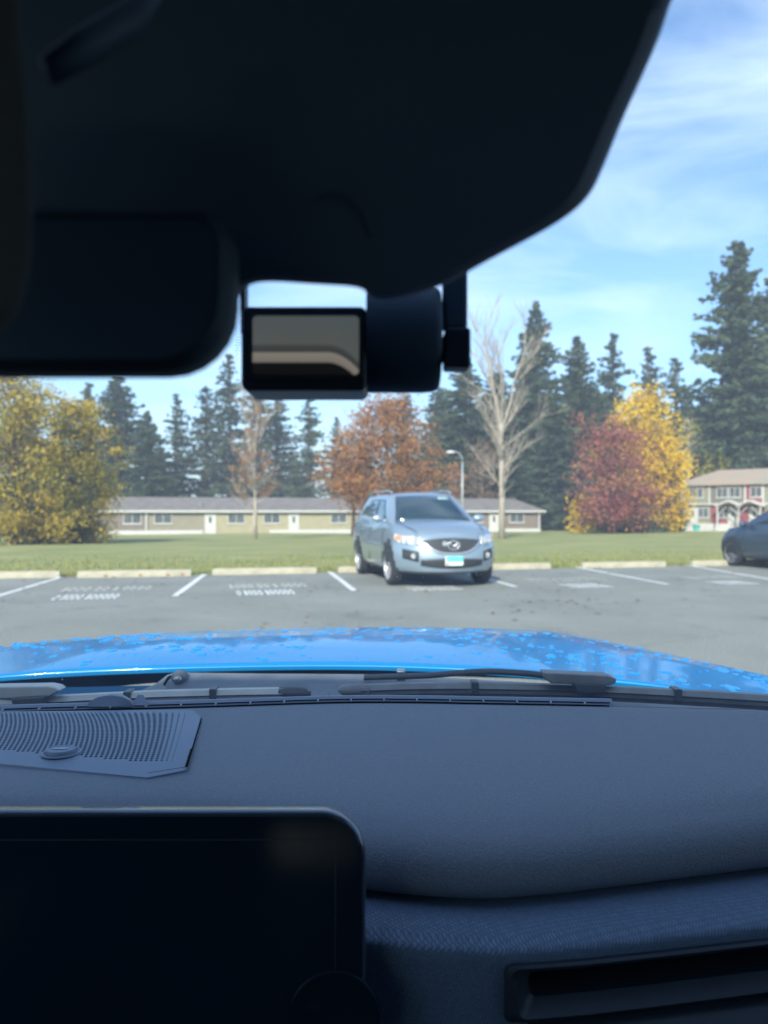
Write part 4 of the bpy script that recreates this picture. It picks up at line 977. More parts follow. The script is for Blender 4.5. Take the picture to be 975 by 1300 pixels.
for sg in (1, -1):
    for y_ in (1.12, -1.75):
        m = MB(); m.tube([(XC + sg * .68, y_, .36), (XC + sg * .88, y_, .36)], .36, 28); fixn(m.build('wheel', M_tyre, ego))
        MB().tube([(XC + sg * .881, y_, .36), (XC + sg * .89, y_, .36)], .24, 20).build('hubcap', M_alloy, ego)

M_seat = mat('seat_fabric', (.008, .009, .011), .9, noise=(120, (.011, .012, .014)))
for sx_ in (XC - .40, XC + .40):
    m = MB(); P0 = rounded(sx_ - .25, sx_ + .25, -.95, -.42, .08, 5); m.prism(P0, lambda a, b_: Vector((a, b_, .50)), lambda a, b_: Vector((a, b_, .66))); seat = bevel(m.build('front_seat', M_seat, ego), .03)
    m = MB(); P0 = rounded(sx_ - .24, sx_ + .24, .66, 1.22, .09, 5); m.prism(P0, lambda a, b_: Vector((a, -.90 - (b_ - .66) * .35, b_)), lambda a, b_: Vector((a, -1.03 - (b_ - .66) * .35, b_))); bevel(m.build('seat_back', M_seat, seat), .025)
    m = MB(); P0 = rounded(sx_ - .13, sx_ + .13, 1.25, 1.43, .05, 5); m.prism(P0, lambda a, b_: Vector((a, -1.12, b_)), lambda a, b_: Vector((a, -1.21, b_))); bevel(m.build('headrest', M_seat, seat), .02)
m = MB(); m.box(XC - .11, XC + .11, -1.0, .40, .33, .74); bevel(m.build('centre_console', M_blackpl, ego), .02)
m = MB(); P0 = rounded(XC - .66, XC + .66, .50, 1.10, .08, 5); m.prism(P0, lambda a, b_: Vector((a, -1.75 - (b_ - .5) * .3, b_)), lambda a, b_: Vector((a, -1.9 - (b_ - .5) * .3, b_))); bevel(m.build('rear_seat', M_seat, ego), .03)
m = MB(); m.box(XC - .84, XC + .84, .42, .50, .34, .93); m.build('knee_panel', M_blackpl, ego)
# ---- windshield (curved laminated glass)
def wsp(f, k):                                    # f -1..1 across, k 0..1 up
    y0 = .955 - .13 * f * f; z0 = 1.030; y1 = .20 - .03 * f * f; z1 = 1.56 - .01 * f * f
    wd = lerp(.79, .63, k); q = Vector((XC + f * wd, lerp(y0, y1, k), lerp(z0, z1, k))); q += Vector((0, .5, .86)) * .03 * math.sin(PI * k) * (1 - .5 * f * f)
    return q
rows = [[wsp(-1 + 2 * i / 40, j / 24) for i in range(41)] for j in range(25)]
m = MB(); m.grid(rows); wshield = m.build('windshield', M_glass, ego, True, label='clean curved windshield glass with a black dotted band at the top')
def inner(f, k, off=.003):
    a = wsp(f, k); return a - Vector((0, .5, .86)).normalized() * off
m = MB(); m.grid([[inner(-1 + 2 * i / 40, k) for i in range(41)] for k in (.90, .95, 1.0)]); m.build('black_edge_band', M_cavity, wshield)
# small frit dots beside the camera housing
def on_ws(px, py, off=.004):                      # where the ray of a photo pixel meets the glass
    best = None; lo, hi = .1, 1.2
    for _ in range(40):
        D_ = (lo + hi) / 2; q = PX(px, py, D_); f = (q.x - XC) / .7; 
        k = (q.y - .955) / (.20 - .955); kk = min(1, max(0, k)); s_ = wsp(f, kk)
        # correct for bulge offset in y
        zz = s_.z + (s_.y - q.y) * -.58 * -1
        if q.z < zz: lo = D_
        else: hi = D_
    return q
V = []; Fc = []
for iy in range(30):
    for ix in range(14):
        px = 301 + ix * 3.3 + (iy % 2) * 1.65; py = 358 + iy * 3.4
        edge = 300 + (max(0, 118 - abs(py - 358)) / 118) * 18 if py > 395 else 330
        if px > edge: continue
        q = on_ws(px, py); rr_ = .0004 * max(.3, 1 - (px - 300) / 44); b0 = len(V)
        V += [tuple(q + Vector((rr_ * math.cos(k * PI / 3), -.003 + rr_ * .5 * math.sin(k * PI / 3), rr_ * .8 * math.sin(k * PI / 3)))) for k in range(6)]; Fc.append(tuple(b0 + k for k in range(6)))
mesh('glass_dots', V, Fc, M_cavity, wshield)
# specks of dirt on the glass
M_speck = mat('water_speck', (.8, .85, .85), .2, noise=(50, (.7, .75, .75)))
V = []; Fc = []; r = random.Random(8)
for (px, py, rr_) in ((417, 878, 1.6), (398, 866, 1.1), (404, 877, .9), (418, 881, 1.3), (504, 732, .8), (537, 733, .7), (572, 738, .8), (610, 729, .7), (534, 740, .6), (80, 862, .9), (392, 876, .7), (730, 712, .6), (690, 620, .6), (250, 660, .6)):
    q = on_ws(px, py); rr_ = rr_ * q.y / F; b0 = len(V)
    V += [tuple(q + Vector((rr_ * math.cos(k * PI / 4), -.002, rr_ * math.sin(k * PI / 4)))) for k in range(8)]; Fc.append(tuple(b0 + k for k in range(8)))
mesh('dirt_specks', V, Fc, M_speck, wshield)

# ---- cowl, wipers
def ribbon(name, top, bot, th, m, parent, smooth=False):
    """solid strip between two 3-D polylines"""
    n = Vector((0, -.55, .83)).normalized() * th; k = len(top)
    V = [*top, *bot, *[q - n for q in top], *[q - n for q in bot]]; Fc = []
    for i in range(k - 1):
        Fc += [(i, i + 1, k + i + 1, k + i), (2 * k + i + 1, 2 * k + i, 3 * k + i, 3 * k + i + 1), (i + 1, i, 2 * k + i, 2 * k + i + 1), (k + i, k + i + 1, 3 * k + i + 1, 3 * k + i)]
    Fc += [(0, k, 3 * k, 2 * k), (k - 1, 2 * k + k - 1, 4 * k - 1, 2 * k - 1)]
    return fixn(mesh(name, V, Fc, m, parent, smooth))
# inner trough below the bonnet edge
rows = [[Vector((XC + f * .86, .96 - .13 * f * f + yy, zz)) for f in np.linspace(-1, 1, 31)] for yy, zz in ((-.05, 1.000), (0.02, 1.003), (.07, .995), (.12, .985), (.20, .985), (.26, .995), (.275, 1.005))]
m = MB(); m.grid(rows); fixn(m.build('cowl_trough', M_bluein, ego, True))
Dc = 1.09
cowl = ribbon('cowl_cover', [PX(a, b_, Dc) for a, b_ in ((150, 880), (180, 876), (198, 868), (212, 857), (222, 854), (240, 854), (330, 855), (480, 856), (560, 860), (700, 868), (830, 878), (930, 886), (990, 892))],
              [PX(a, b_, Dc - .10) for a, b_ in ((150, 900), (180, 899), (198, 898), (212, 897), (222, 897), (240, 896), (330, 895), (480, 894), (560, 894), (700, 896), (830, 898), (930, 900), (990, 904))], .012, M_cowl, ego)
ribbon('cowl_rib', [PX(a, b_, Dc - .012) for a, b_ in ((318, 874), (380, 869), (440, 863), (475, 859))], [PX(a, b_, Dc - .02) for a, b_ in ((318, 876), (380, 872), (440, 867), (475, 863))], .004, M_wiper, cowl)
q = PX(227, 861, Dc - .03); m = MB(); m.tube([q + Vector((0, .012, 0)), q + Vector((0, -.006, .002))], [.0095, .009], 16); m.build('washer_ring', M_cowl, cowl, True)
m = MB(); m.grid([[q + Vector((.0062 * a * math.cos(2 * PI * i / 14), -.007 - b_, .0062 * a * math.sin(2 * PI * i / 14))) for i in range(14)] for a, b_ in ((1, 0), (.95, .002), (.7, .004), (.3, .005), (.02, .005))], closed=True); m.build('bolt', M_bolt, cowl, True)
ribbon('cowl_seam', [PX(a, b_, Dc - .035) for a, b_ in ((207, 868), (212, 860), (216, 857))], [PX(a, b_, Dc - .035) for a, b_ in ((209, 869), (214, 861), (218, 858))], .003, M_cavity, cowl)

def blade(spine, lab, end_l=True, end_r=True, clips=(), conn=None, arm=None, mtop=M_wiper):
    W_ = empty('w', '', '', (0, 0, 0)); bpy.data.objects.remove(W_)
    pts = [PX(a, b_, D_) for a, b_, D_ in spine]; pts = resample(pts, 40, 3)
    rows = []
    for q in pts:
        rows.append([q + Vector((0, y, z)) for y, z in ((-.006, -.0065), (-.007, .000), (-.003, .006), (.003, .0068), (.010, .001), (.011, -.0065))])
    m = MB(); m.grid([list(x_) for x_ in zip(*rows)][::1]); m.grid([[r_[-1] for r_ in rows], [r_[0] for r_ in rows]])
    m.F.append(tuple(i * 40 for i in range(6))); m.F.append(tuple(i * 40 + 39 for i in range(6))[::-1])
    root = fixn(m.build('wiper', mtop, ego, True)); es = root.modifiers.new('e', 'EDGE_SPLIT'); es.split_angle = .7
    m = MB(); m.grid([[q + Vector((0, -.0045, -.0067)) for q in pts], [q + Vector((0, -.006, -.0115)) for q in pts], [q + Vector((0, .004, -.0125)) for q in pts], [q + Vector((0, .006, -.0067)) for q in pts]]); m.build('rubber_edge', M_rubber, root)
    m = MB(); m.tube([q + Vector((0, -.0072, -.0008)) for q in pts], .0008, 4, caps=False); m.build('blade_groove', M_rubber, root)
    for cx in clips:
        i = min(range(40), key=lambda k: abs((pts[k].x / pts[k].y * F + 487.5) - cx)); q = pts[i]
        bevel(MB().box(q.x - .0045, q.x + .0045, q.y - .0085, q.y + .012, q.z - .0075, q.z + .0082).build('blade_clip', M_wiperd, root), .001)
    for q, f in ((pts[0], end_l), (pts[-1], end_r)):
        if f:
            s_ = 1 if q is pts[-1] else -1
            rows = [[Vector((q.x + s_ * dx, q.y + .002 + .0095 * w_ * math.cos(2 * PI * i / 12), q.z - .001 + .0085 * w_ * math.sin(2 * PI * i / 12))) for i in range(12)] for dx, w_ in ((-.012, .95), (0, 1.0), (.014, .98), (.024, .78), (.029, .3))]
            m = MB(); m.grid(rows, closed=True); m.F.append(tuple(range(12))); m.F.append(tuple(48 + k for k in range(12))[::-1]); fixn(m.build('blade_end_cap', M_wiperd if s_ > 0 else mtop, root, True))
    return root, pts
M_wipl = mat('pale_wiper_plastic', (0.52, 0.52, 0.46), 0.5, 0, 0.5, noise=(30, (0.62, 0.61, 0.54)), bump=(300, 0.2, 0.0005))  # left wiper plastic, paler beige than the right one
wl, pt = blade([(-120, 898, .94), (0, 893, .96), (60, 890, .97), (200, 883, .985), (300, 880.5, .99), (366, 879.5, .99)], 'left', False, True, clips=(159, 270), mtop=M_wipl)
# left connector block and its bracket
m = MB(); m.prism([(-60, 873), (60, 871), (70, 873), (76, 877), (60, 886), (-60, 889)], lambda a, b_: PX(a, b_, .955), lambda a, b_: PX(a, b_, .955) + Vector((0, .022, .0))); bevel(m.build('wiper_arm_head', M_wipl, wl), .002)
m = MB(); m.prism([(14, 887), (56, 885), (54, 897), (16, 898)], lambda a, b_: PX(a, b_, .945), lambda a, b_: PX(a, b_, .945) + Vector((0, .016, 0))); bevel(m.build('wiper_bracket', M_wiperd, wl), .0015)
wr_, pt = blade([(458, 875.5, .995), (520, 873, 1.0), (600, 872.5, 1.0), (700, 874.5, .99), (800, 878.5, .975), (900, 884, .955), (975, 888.5, .935), (1060, 896, .915)], 'right', True, False, clips=(603, 856), mtop=M_wiper)
m = MB(); m.prism([(690, 854), (772, 858), (783, 862), (782, 868), (776, 870), (700, 868), (691, 862)], lambda a, b_: PX(a, b_, .965), lambda a, b_: PX(a, b_, .965) + Vector((0, .024, 0))); bevel(m.build('wiper_arm_head', M_wiper, wr_), .002)
m = MB(); m.prism([(728, 868), (770, 869), (769, 881), (733, 880)], lambda a, b_: PX(a, b_, .96), lambda a, b_: PX(a, b_, .96) + Vector((0, .018, 0))); bevel(m.build('wiper_bracket', M_wiperd, wr_), .0015)
ap = [PX(a, b_, D_) for a, b_, D_ in ((462, 860, 1.06), (500, 859, 1.05), (540, 858, 1.04), (585, 854, 1.02), (620, 852, 1.0), (680, 855.5, .985), (700, 859, .975))]
ap = resample(ap, 24, 2); rows = [[q + Vector((0, .006 * math.cos(a) , .0042 * math.sin(a))) for a in np.linspace(0, 2 * PI, 9)[:-1]] for q in ap]
m = MB(); m.grid(rows, closed=True); fixn(m.build('wiper_arm', M_wiperd, wr_, True))
q = PX(509, 853, 1.05); bevel(MB().box(q.x - .006, q.x + .006, q.y - .005, q.y + .01, q.z - .012, q.z + .003).build('arm_pivot', M_bolt, wr_), .002)

# ---- dashboard
def ylip(x): return .474 + .25 * math.sqrt((x - .06) ** 2 + .03 ** 2) if x > -.12 else .5235
def yshelf(x): return ylip(x) - .028 - .055 * max(0, x - .05)
farx = [-1.0, -.70, -.376, -.19, -.03, .207, .398, .72]; fary = [.66, .72, .782, .800, .825, .808, .79, .72]
VX0 = .0716; NX = 150
Xs = sorted(set([round(-.95 + 1.60 * i / NX, 5) for i in range(NX + 1)] + [VX0]))
FYs = smooth1([np.interp(x, farx, fary) for x in Xs], 40)
YLs = smooth1([ylip(x) for x in Xs], 6)
def prof(i):
    x = Xs[i]; yf = FYs[i]; yl = YLs[i]; ys_ = yl - .028 - .055 * max(0, x - .05)
    pts = [(yf + .02, .222), (yf + .008, .206), (yf, .2015)]
    for t_ in (.08, .2, .35, .5, .65, .78): pts.append((lerp(yf, yl, t_), .2005 + .006 * t_ ** 3))
    pts += [(lerp(yf, yl, .87), .2062), (yl + .028, .2095), (yl + .015, .2130), (yl + .0062, .2185), (yl + .0018, .2260), (yl, .2350), (yl + .0014, .2420), (yl + .008, .2455), (yl + .03, .2465)]
    return [Vector((x, y, CZ - d)) for y, d in pts]
rows = [prof(i) for i in range(len(Xs))]
m = MB(); m.grid(rows); dash = m.build('dashboard', M_dash, ego, True, label='dark grained dashboard pad under the windshield')
fixn(dash)
sub = dash.modifiers.new('s', 'SUBSURF'); sub.levels = 1; sub.render_levels = 1
FACE_D = [.2615, .2665, .300, .345, .40]
def face_y(i, d): return YLs[i] - .028 - .055 * max(0, Xs[i] - .05) + .0015 + (.0 if d < .27 else .012 * (d - .27) / .1)
m = MB(); nc = 9
for i in range(len(Xs) - 1):
    def col(k):
        ys_ = YLs[k] - .028 - .055 * max(0, Xs[k] - .05)
        P_ = [(YLs[k] + .03, .2474), (lerp(YLs[k], ys_, .3), .2500), (lerp(YLs[k], ys_, .7), .2535), (ys_ + .005, .2560), (ys_ + .0018, .2575), (ys_ + .0004, .2600)] + [(face_y(k, d), d) for d in FACE_D[1:]]
        return [Vector((Xs[k], y, CZ - d)) for y, d in P_]
    a, b_ = col(i), col(i + 1)
    for j in range(nc):
        if Xs[i] >= VX0 - 1e-6 and j == 6: continue
        m.add([a[j], a[j + 1], b_[j + 1], b_[j]], [(0, 1, 2, 3)])
fab = m.build('fabric_panel', M_fab, dash, False)
bm = bmesh.new(); bm.from_mesh(fab.data); bmesh.ops.remove_doubles(bm, verts=bm.verts, dist=1e-5); bmesh.ops.recalc_face_normals(bm, faces=bm.faces)
for f in bm.faces: f.smooth = True
bm.to_mesh(fab.data); bm.free()
# air vent: frame lips and a dark slot with one vane
def fy(x, d):
    k = float(np.interp(x, Xs, YLs)); return k - .028 - .055 * max(0, x - .05) + .0015 + (.0 if d < .27 else .012 * (d - .27) / .1)
def vent_pt(x, d, dy): return Vector((x, fy(x, d) + dy, CZ - d))
outer = rounded(VX0 - .001, .60, -.3015, -.2655, .006, 5); innr = rounded(VX0 + .014, .585, -.2885, -.2715, .0052, 5)
def sub_loop(P, n=8):
    Q = []
    for i in range(len(P)):
        a, b_ = P[i], P[(i + 1) % len(P)]; k = n if abs(a[0] - b_[0]) > .1 else 1
        for j in range(k): Q.append((lerp(a[0], b_[0], j / k), lerp(a[1], b_[1], j / k)))
    return Q
outer, innr = sub_loop(outer, 14), sub_loop(innr, 14)
rows = [[vent_pt(a, -b_, .003) for a, b_ in outer], [vent_pt(a, -b_, -.003) for a, b_ in outer], [vent_pt(lerp(a, c_, .22), -lerp(b_, d_, .22), -.0045) for (a, b_), (c_, d_) in zip(outer, innr)],
        [vent_pt(lerp(a, c_, .5), -lerp(b_, d_, .5), -.0035 - (.006 if -b_ > .285 else 0)) for (a, b_), (c_, d_) in zip(outer, innr)],
        [vent_pt(lerp(a, c_, .85), -lerp(b_, d_, .85), -.001) for (a, b_), (c_, d_) in zip(outer, innr)], [vent_pt(a, -b_, .002) for a, b_ in innr], [vent_pt(a, -b_, .030) for a, b_ in innr]]
m = MB(); m.grid(rows, closed=True); vent = fixn(m.build('air_vent', M_ventpl, dash, True)); es = vent.modifiers.new('e', 'EDGE_SPLIT'); es.split_angle = .55
m = MB(); m.prism(innr, lambda a, b_: vent_pt(a, -b_, .0305), lambda a, b_: vent_pt(a, -b_, .034)); m.build('vent_cavity', M_cavity, dash)
m = MB(); m.tube([vent_pt(x_, .2712, .0005) for x_ in np.linspace(.09, .58, 20)], .0005, 5); m.build('vent_trim_line', M_chromerim, dash, True)
m = MB(); m.tube([vent_pt(x_, .2755, .008) for x_ in np.linspace(.232, .58, 12)], .0011, 5); m.build('vane', M_ventpl, dash, True)
m = MB(); m.tube([vent_pt(x_, .2955, -.0075) for x_ in np.linspace(.085, .59, 20)], .0005, 5); m.build('vent_groove', M_cavity, dash, True)
# grey lower ledge under the vent
rows = [[vent_pt(x_, d_, y_) for x_ in np.linspace(.085, .6, 22)] for d_, y_ in ((.302, -.002), (.306, -.020), (.312, -.022), (.330, -.012))]
m = MB(); m.grid(rows); fixn(m.build('lower_ledge', M_ventpl, dash, True))
# defroster slot at the far edge, crossed by small ribs
m = MB(); rows = []
xs_ = np.linspace(-.42, .24, 60); fyx = lambda x_: float(np.interp(x_, Xs, FYs))
m.grid([[Vector((x_, fyx(x_) + dy, CZ - d)) for x_ in xs_] for dy, d in ((.006, .1995), (.010, .1975), (.014, .1975), (.018, .205), (.03, .225))]); fixn(m.build('defroster_rail', M_grillepl, dash, True))
m = MB(); m.grid([[Vector((x_, fyx(x_) + dy, CZ - d)) for x_ in xs_] for dy, d in ((-.0025, .2004), (.0055, .2006))]); fixn(m.build('defroster_slot', M_slot, dash, True))
for k in range(19):
    x_ = -.42 + .035 * k
    bevel(MB().box(x_ - .0007, x_ + .0007, fyx(x_) - .0015, fyx(x_) + .004, CZ - .2012, CZ - .1990).build('defroster_rib', M_chromerim if False else mat_rib if 'mat_rib' in globals() else globals().setdefault('mat_rib', mat('rib_grey', (.42, .45, .48), .4, noise=(40, (.36, .4, .43)))), dash), .0003)

# speaker grille: real perforated plate
zg = CZ - .1975
def gz(y): return zg - .0043 * min(1.3, max(0, (.70 - y) / .10)) ** 1.5
def gplane(x, y): return Vector((x, y, gz(y)))
GX1 = -.180; gx0 = -.52
pitch = .0042
V = []; Fc = []; VB = []; FB = []
def cell(cx, cy, hw, hh_, rr_):
    b0 = len(V); n = 8
    sq = [(hw, 0), (hw, hh_), (0, hh_), (-hw, hh_), (-hw, 0), (-hw, -hh_), (0, -hh_), (hw, -hh_)]
    for a, b_ in sq: V.append(tuple(gplane(cx + a, cy + b_)))
    for k in range(8): V.append(tuple(gplane(cx + rr_ * math.cos(k * PI / 4), cy + rr_ * math.sin(k * PI / 4))))
    for k in range(8): V.append(tuple(gplane(cx + rr_ * math.cos(k * PI / 4), cy + rr_ * math.sin(k * PI / 4)) - Vector((0, 0, .0014))))
    for k in range(8):
        q = (k + 1) % 8; Fc.append((b0 + k, b0 + q, b0 + 8 + q, b0 + 8 + k)); Fc.append((b0 + 8 + k, b0 + 8 + q, b0 + 16 + q, b0 + 16 + k))
Hy0, Hy1 = .622, .765
nrow = int((Hy1 - Hy0) / pitch); ncol = 76
hx1 = GX1 - .007
def near_y(x): return .612 + .036 * ((-.19 - x) / .17) if x > -.36 else .648
SH = lambda y: .157 * (.766 - y)
BTN = Vector((-.267, .640, gz(.640)))
def bowed(cx, j):                               # columns of holes bow like arcs
    t_ = j / nrow; return cx - .020 * t_ * t_ 
def warp(p_):
    x, y, z = p_; t_ = (y - Hy0) / (Hy1 - Hy0); sh = 1 if x < hx1 - .06 else max(0, (hx1 - x) / .06)
    return (x - .030 * t_ * t_ * sh + SH(y), y + .25 * (near_y(x) - .615) * (1 - t_) if False else y, z)
holes = 0
for j in range(nrow):
    for i in range(ncol):
        cx = hx1 - pitch * (i + .5); cy = Hy0 + pitch * (j + .5)
        e = min(1, (hx1 - cx) / .022) ** .7; top = min(1, (Hy1 - cy) / .02 + .45)
        rr_ = pitch * .38 * e * top
        skip = cy < near_y(cx) + .004 or (Vector((cx + SH(cy) - .030 * ((cy - Hy0) / (Hy1 - Hy0)) ** 2, cy, BTN.z)) - BTN).length < .0165 or rr_ < .0004
        if (hx1 - cx) + (Hy1 - cy) < .012: skip = True
        if skip:
            b0 = len(V); hp = pitch / 2
            V += [tuple(gplane(cx + a * hp, cy + b_ * hp)) for a, b_ in ((1, 1), (-1, 1), (-1, -1), (1, -1))]; Fc.append((b0, b0 + 1, b0 + 2, b0 + 3))
        else: cell(cx, cy, pitch / 2, pitch / 2, rr_); holes += 1
V = [warp(q) for q in V]
# surround rim of the plate
yb_, yt_ = Hy0, Hy0 + nrow * pitch; xl_ = hx1 - ncol * pitch
ring_in = [(xl_, yb_), (hx1, yb_), (hx1, yt_), (xl_, yt_)]
base_n = len(V)
seg = 24
bi = [(lerp(xl_, hx1, i / seg), yb_) for i in range(seg + 1)]
bo = [(lerp(xl_ - .01, GX1 - .028, i / seg), near_y(lerp(xl_, GX1, i / seg)) - .020) for i in range(seg + 1)]
def addstrip(A_, B_):
    b0 = len(V); n = len(A_)
    V.extend(A_); V.extend(B_)
    for i in range(n - 1): Fc.append((b0 + i, b0 + i + 1, b0 + n + i + 1, b0 + n + i))
W3 = lambda P, dz=0: [(a + SH(b_), b_, gz(b_) + dz) for a, b_ in P]
wi = lambda P: [warp((a, b_, gz(b_))) for a, b_ in P]
addstrip(wi(bi), W3(bo)); addstrip(W3(bo), [(a + SH(b_), b_ - .0012, gz(b_) - .005) for a, b_ in bo])
ri = [(hx1, lerp(yb_, yt_, i / 12)) for i in range(13)]; ro = [(GX1 - .028, near_y(GX1) - .020)] + [(GX1 - .004 * 0, near_y(GX1) - .006 + (yt_ - near_y(GX1)) * i / 11) for i in range(11)] + [(GX1 - .010, yt_ + .008)]
addstrip(wi(ri), W3(ro)); addstrip(W3(ro), [(a + .0015 + SH(b_), b_, gz(b_) - .005) for a, b_ in ro])
ti = [(lerp(hx1, xl_, i / 12), yt_) for i in range(13)]; to_ = [(lerp(GX1 - .010, xl_ - .02, i / 12), yt_ + .008 - .012 * i / 12) for i in range(13)]
addstrip(wi(ti), W3(to_)); addstrip(W3(to_), [(a + SH(b_), b_ + .001, gz(b_) - .005) for a, b_ in to_])
sp = mesh('speaker_grille', V, Fc, M_grillepl, dash); sp['label'] = 'perforated speaker grille in the dashboard pad'
bm = bmesh.new(); bm.from_mesh(sp.data); bmesh.ops.remove_doubles(bm, verts=bm.verts, dist=1e-5); bmesh.ops.recalc_face_normals(bm, faces=bm.faces); bm.to_mesh(sp.data); bm.free()
if sum(f.normal.z * f.area for f in sp.data.polygons) < 0: sp.data.flip_normals()
mesh('speaker_cavity', [(xl_, yb_ - .0, zg - .0075), (hx1 + .002 + SH(yb_), yb_, zg - .0075), (hx1 - .0, yt_ + .004, zg - .0075), (xl_ - .016, yt_ + .004, zg - .0075)], [(0, 1, 2, 3)], M_cavity, dash)
# dark gap round the plate
m = MB(); P_ = [(a + .0014 + SH(b_), b_) for a, b_ in ro] ; Q_ = [(a - .001 + SH(b_), b_) for a, b_ in ro]
m.grid([[Vector((a, b_, CZ - .1990)) for a, b_ in P_], [Vector((a, b_, CZ - .1990)) for a, b_ in Q_]]); fixn(m.build('grille_gap', M_cavity, dash))
# round sensor button
m = MB(); n = 28
def ring(R_, dz): return [BTN + Vector((R_ * math.cos(2 * PI * i / n), R_ * math.sin(2 * PI * i / n), dz)) for i in range(n)]
m.grid([ring(.0155, .0002), ring(.0152, .0012), ring(.0138, .0014), ring(.0130, -.002), ring(.0128, -.004)], closed=True); fixn(m.build('sensor_ring', M_grillepl, dash, True))
m = MB(); m.grid([ring(.0128, -.0015), ring(.0125, -.001)], closed=True); m.build('sensor_gap', M_cavity, dash)
tilt = lambda q: q
m = MB(); m.grid([ring(.0116, -.003), ring(.0116, .0030), ring(.0108, .0040), ring(.0098, .0036), ring(.005, .0034), ring(.0001, .0034)], closed=True); fixn(m.build('sensor_button', M_grillepl, dash, True))
m = MB()                                          # faint raised marks on the button, unreadable in the photo
for k, (a, w_) in enumerate(((-.0055, .0016), (-.0028, .0020), (0.0, .0014), (.0024, .0022), (.0054, .0012))):
    m.box(BTN.x + a - w_ / 2, BTN.x + a + w_ / 2, BTN.y - .0016, BTN.y + .0016, BTN.z + .0034, BTN.z + .0040)
m.build('button_mark', M_chromerim, dash)
m = MB(); m.tube([BTN + Vector((0, 0, -.003)), BTN + Vector((0, 0, -.012))], .0127, 24); m.build('button_well', M_cavity, dash)
# sensor hump on the defroster rail
q = PX(142, 903, .80); q.z = CZ - .2
rows = []
for j in range(7):
    a = PI * j / 6; rows.append([Vector((q.x + .024 * math.cos(a) * s_, q.y - .006 + dy, q.z + .0115 * math.sin(a) * s_ ** .5)) for s_, dy in ((1.0, 0), (.97, .004), (.85, .012), (.4, .02), (.02, .022))])
m = MB(); m.grid(rows); m.F.append(tuple(j * 5 for j in range(7))); fixn(m.build('light_sensor_hump', M_grillepl, dash, True))
# flat grille foot right of the hump
mesh('hump_foot', [(q.x + .022, q.y - .004, q.z + .001), (q.x + .040, q.y - .004, q.z + .001), (q.x + .030, q.y + .008, q.z + .009), (q.x + .024, q.y + .008, q.z + .009)], [(0, 1, 2, 3)], M_grillepl, dash)

# ---- centre display
D_ = .45
XR = (464 - 487.5) / F * D_; ZT = CZ - (1030 - 650) / F * D_; xL = -.36; zB = ZT - .20
TH = math.radians(4)                              # leans back a little
Mx = Matrix.Translation((0, D_, ZT)) @ Matrix.Rotation(-TH, 4, 'X')
def sc(a, b_, dy=0): return Mx @ Vector((a, dy, b_ - ZT))
out_ = rounded(xL, XR, zB, ZT, .026, 10); 
def off(P, d): cx = (xL + XR) / 2; cz = (zB + ZT) / 2; return rounded(xL + d, XR - d, zB + d, ZT - d, max(.002, .026 - d), 10)
m = MB(); m.grid([[sc(a, b_, .010) for a, b_ in off(0, .002)], [sc(a, b_, .0085) for a, b_ in out_], [sc(a, b_, .0015) for a, b_ in out_], [sc(a, b_, .0004) for a, b_ in off(0, .0006)], [sc(a, b_, .0) for a, b_ in off(0, .0016)]], closed=True)
m.F.append(tuple(range(len(out_)))); disp = fixn(m.build('display_screen', mat('display_rim', (.10, .12, .155), .22, .6, .5, coat=.5, noise=(60, (.12, .14, .18))), ego, True, label='black centre touchscreen, switched off, with a rounded corner'))
g1 = off(0, .0016); g2 = off(0, .0026)
m = MB(); m.grid([[sc(a, b_, .0) for a, b_ in g1], [sc(a, b_, -.0012) for a, b_ in g2]], closed=True); n = len(g1)
m.F.append(tuple(n + i for i in range(n))); fixn(m.build('screen_glass', M_gloss, disp))
M_edge = mat('active_edge', (.035, .045, .06), .3, noise=(30, (.045, .055, .075)))
il, ir, it_ = xL + .016, XR - .0170, ZT - .0155
m = MB(); m.box(il, ir, -.0016, -.0013, it_ - ZT - .0004, it_ - ZT + .0000, Mx); m.box(ir - .0004, ir, -.0016, -.0013, -.19, it_ - ZT - .0005, Mx); m.build('active_area_edge', M_edge, disp)
cD = Vector((XR - .0175, 0, -.114))
m = MB(); n = 40
def dr(R_, dy): return [Mx @ (cD + Vector((R_ * math.cos(2 * PI * i / n), dy, R_ * math.sin(2 * PI * i / n)))) for i in range(n)]
m.grid([dr(.0262, -.0013), dr(.0262, -.0030), dr(.0254, -.0036), dr(.024, -.0030), dr(.0001, -.0030)], closed=True); fixn(m.build('volume_dial', M_gloss, disp, True))
m = MB(); m.box((xL + XR) / 2 - .12, (xL + XR) / 2 + .10, .0, .16, ZT - .16, ZT - .06); 
for i, v in enumerate(m.V): m.V[i] = (v[0], v[1] + D_ + .006, v[2])
m.build('screen_mount', M_cavity, disp)

# ---- sensor housing, mirror, visor
hp = [(870, -40), (852, 0), (838, 45), (815, 98), (790, 152), (768, 208), (748, 252), (708, 284), (640, 320), (598, 343), (566, 362), (500, 381), (470, 380), (462, 364), (400, 361), (345, 357), (318, 360), (304, 372), (300, 400), (296, 425), (200, 440), (-120, 440), (-420, 300), (-420, -40)]
hD = .262
hpr = chaikin(hp, 3)
m = MB(); hb_ = [(a, b_) for a, b_ in hpr]
def scl(a, b_, f): return (lerp(300, a, f), lerp(180, b_, f) if b_ > 0 else b_)
fr_ = [PX(*scl(a, b_, .955), hD - .006) for a, b_ in hpr]; f2 = [PX(*scl(a, b_, .985), hD - .003) for a, b_ in hpr]; f3 = [PX(a, b_, hD) for a, b_ in hpr]; f4 = [PX(*scl(a, b_, .985), hD + .028) for a, b_ in hpr]
L4 = [fr_, f2, f3, f4]
m.grid(L4, closed=True); n = len(hpr); m.F.append(tuple(range(n))); m.F.append(tuple(3 * n + k for k in range(n))[::-1])
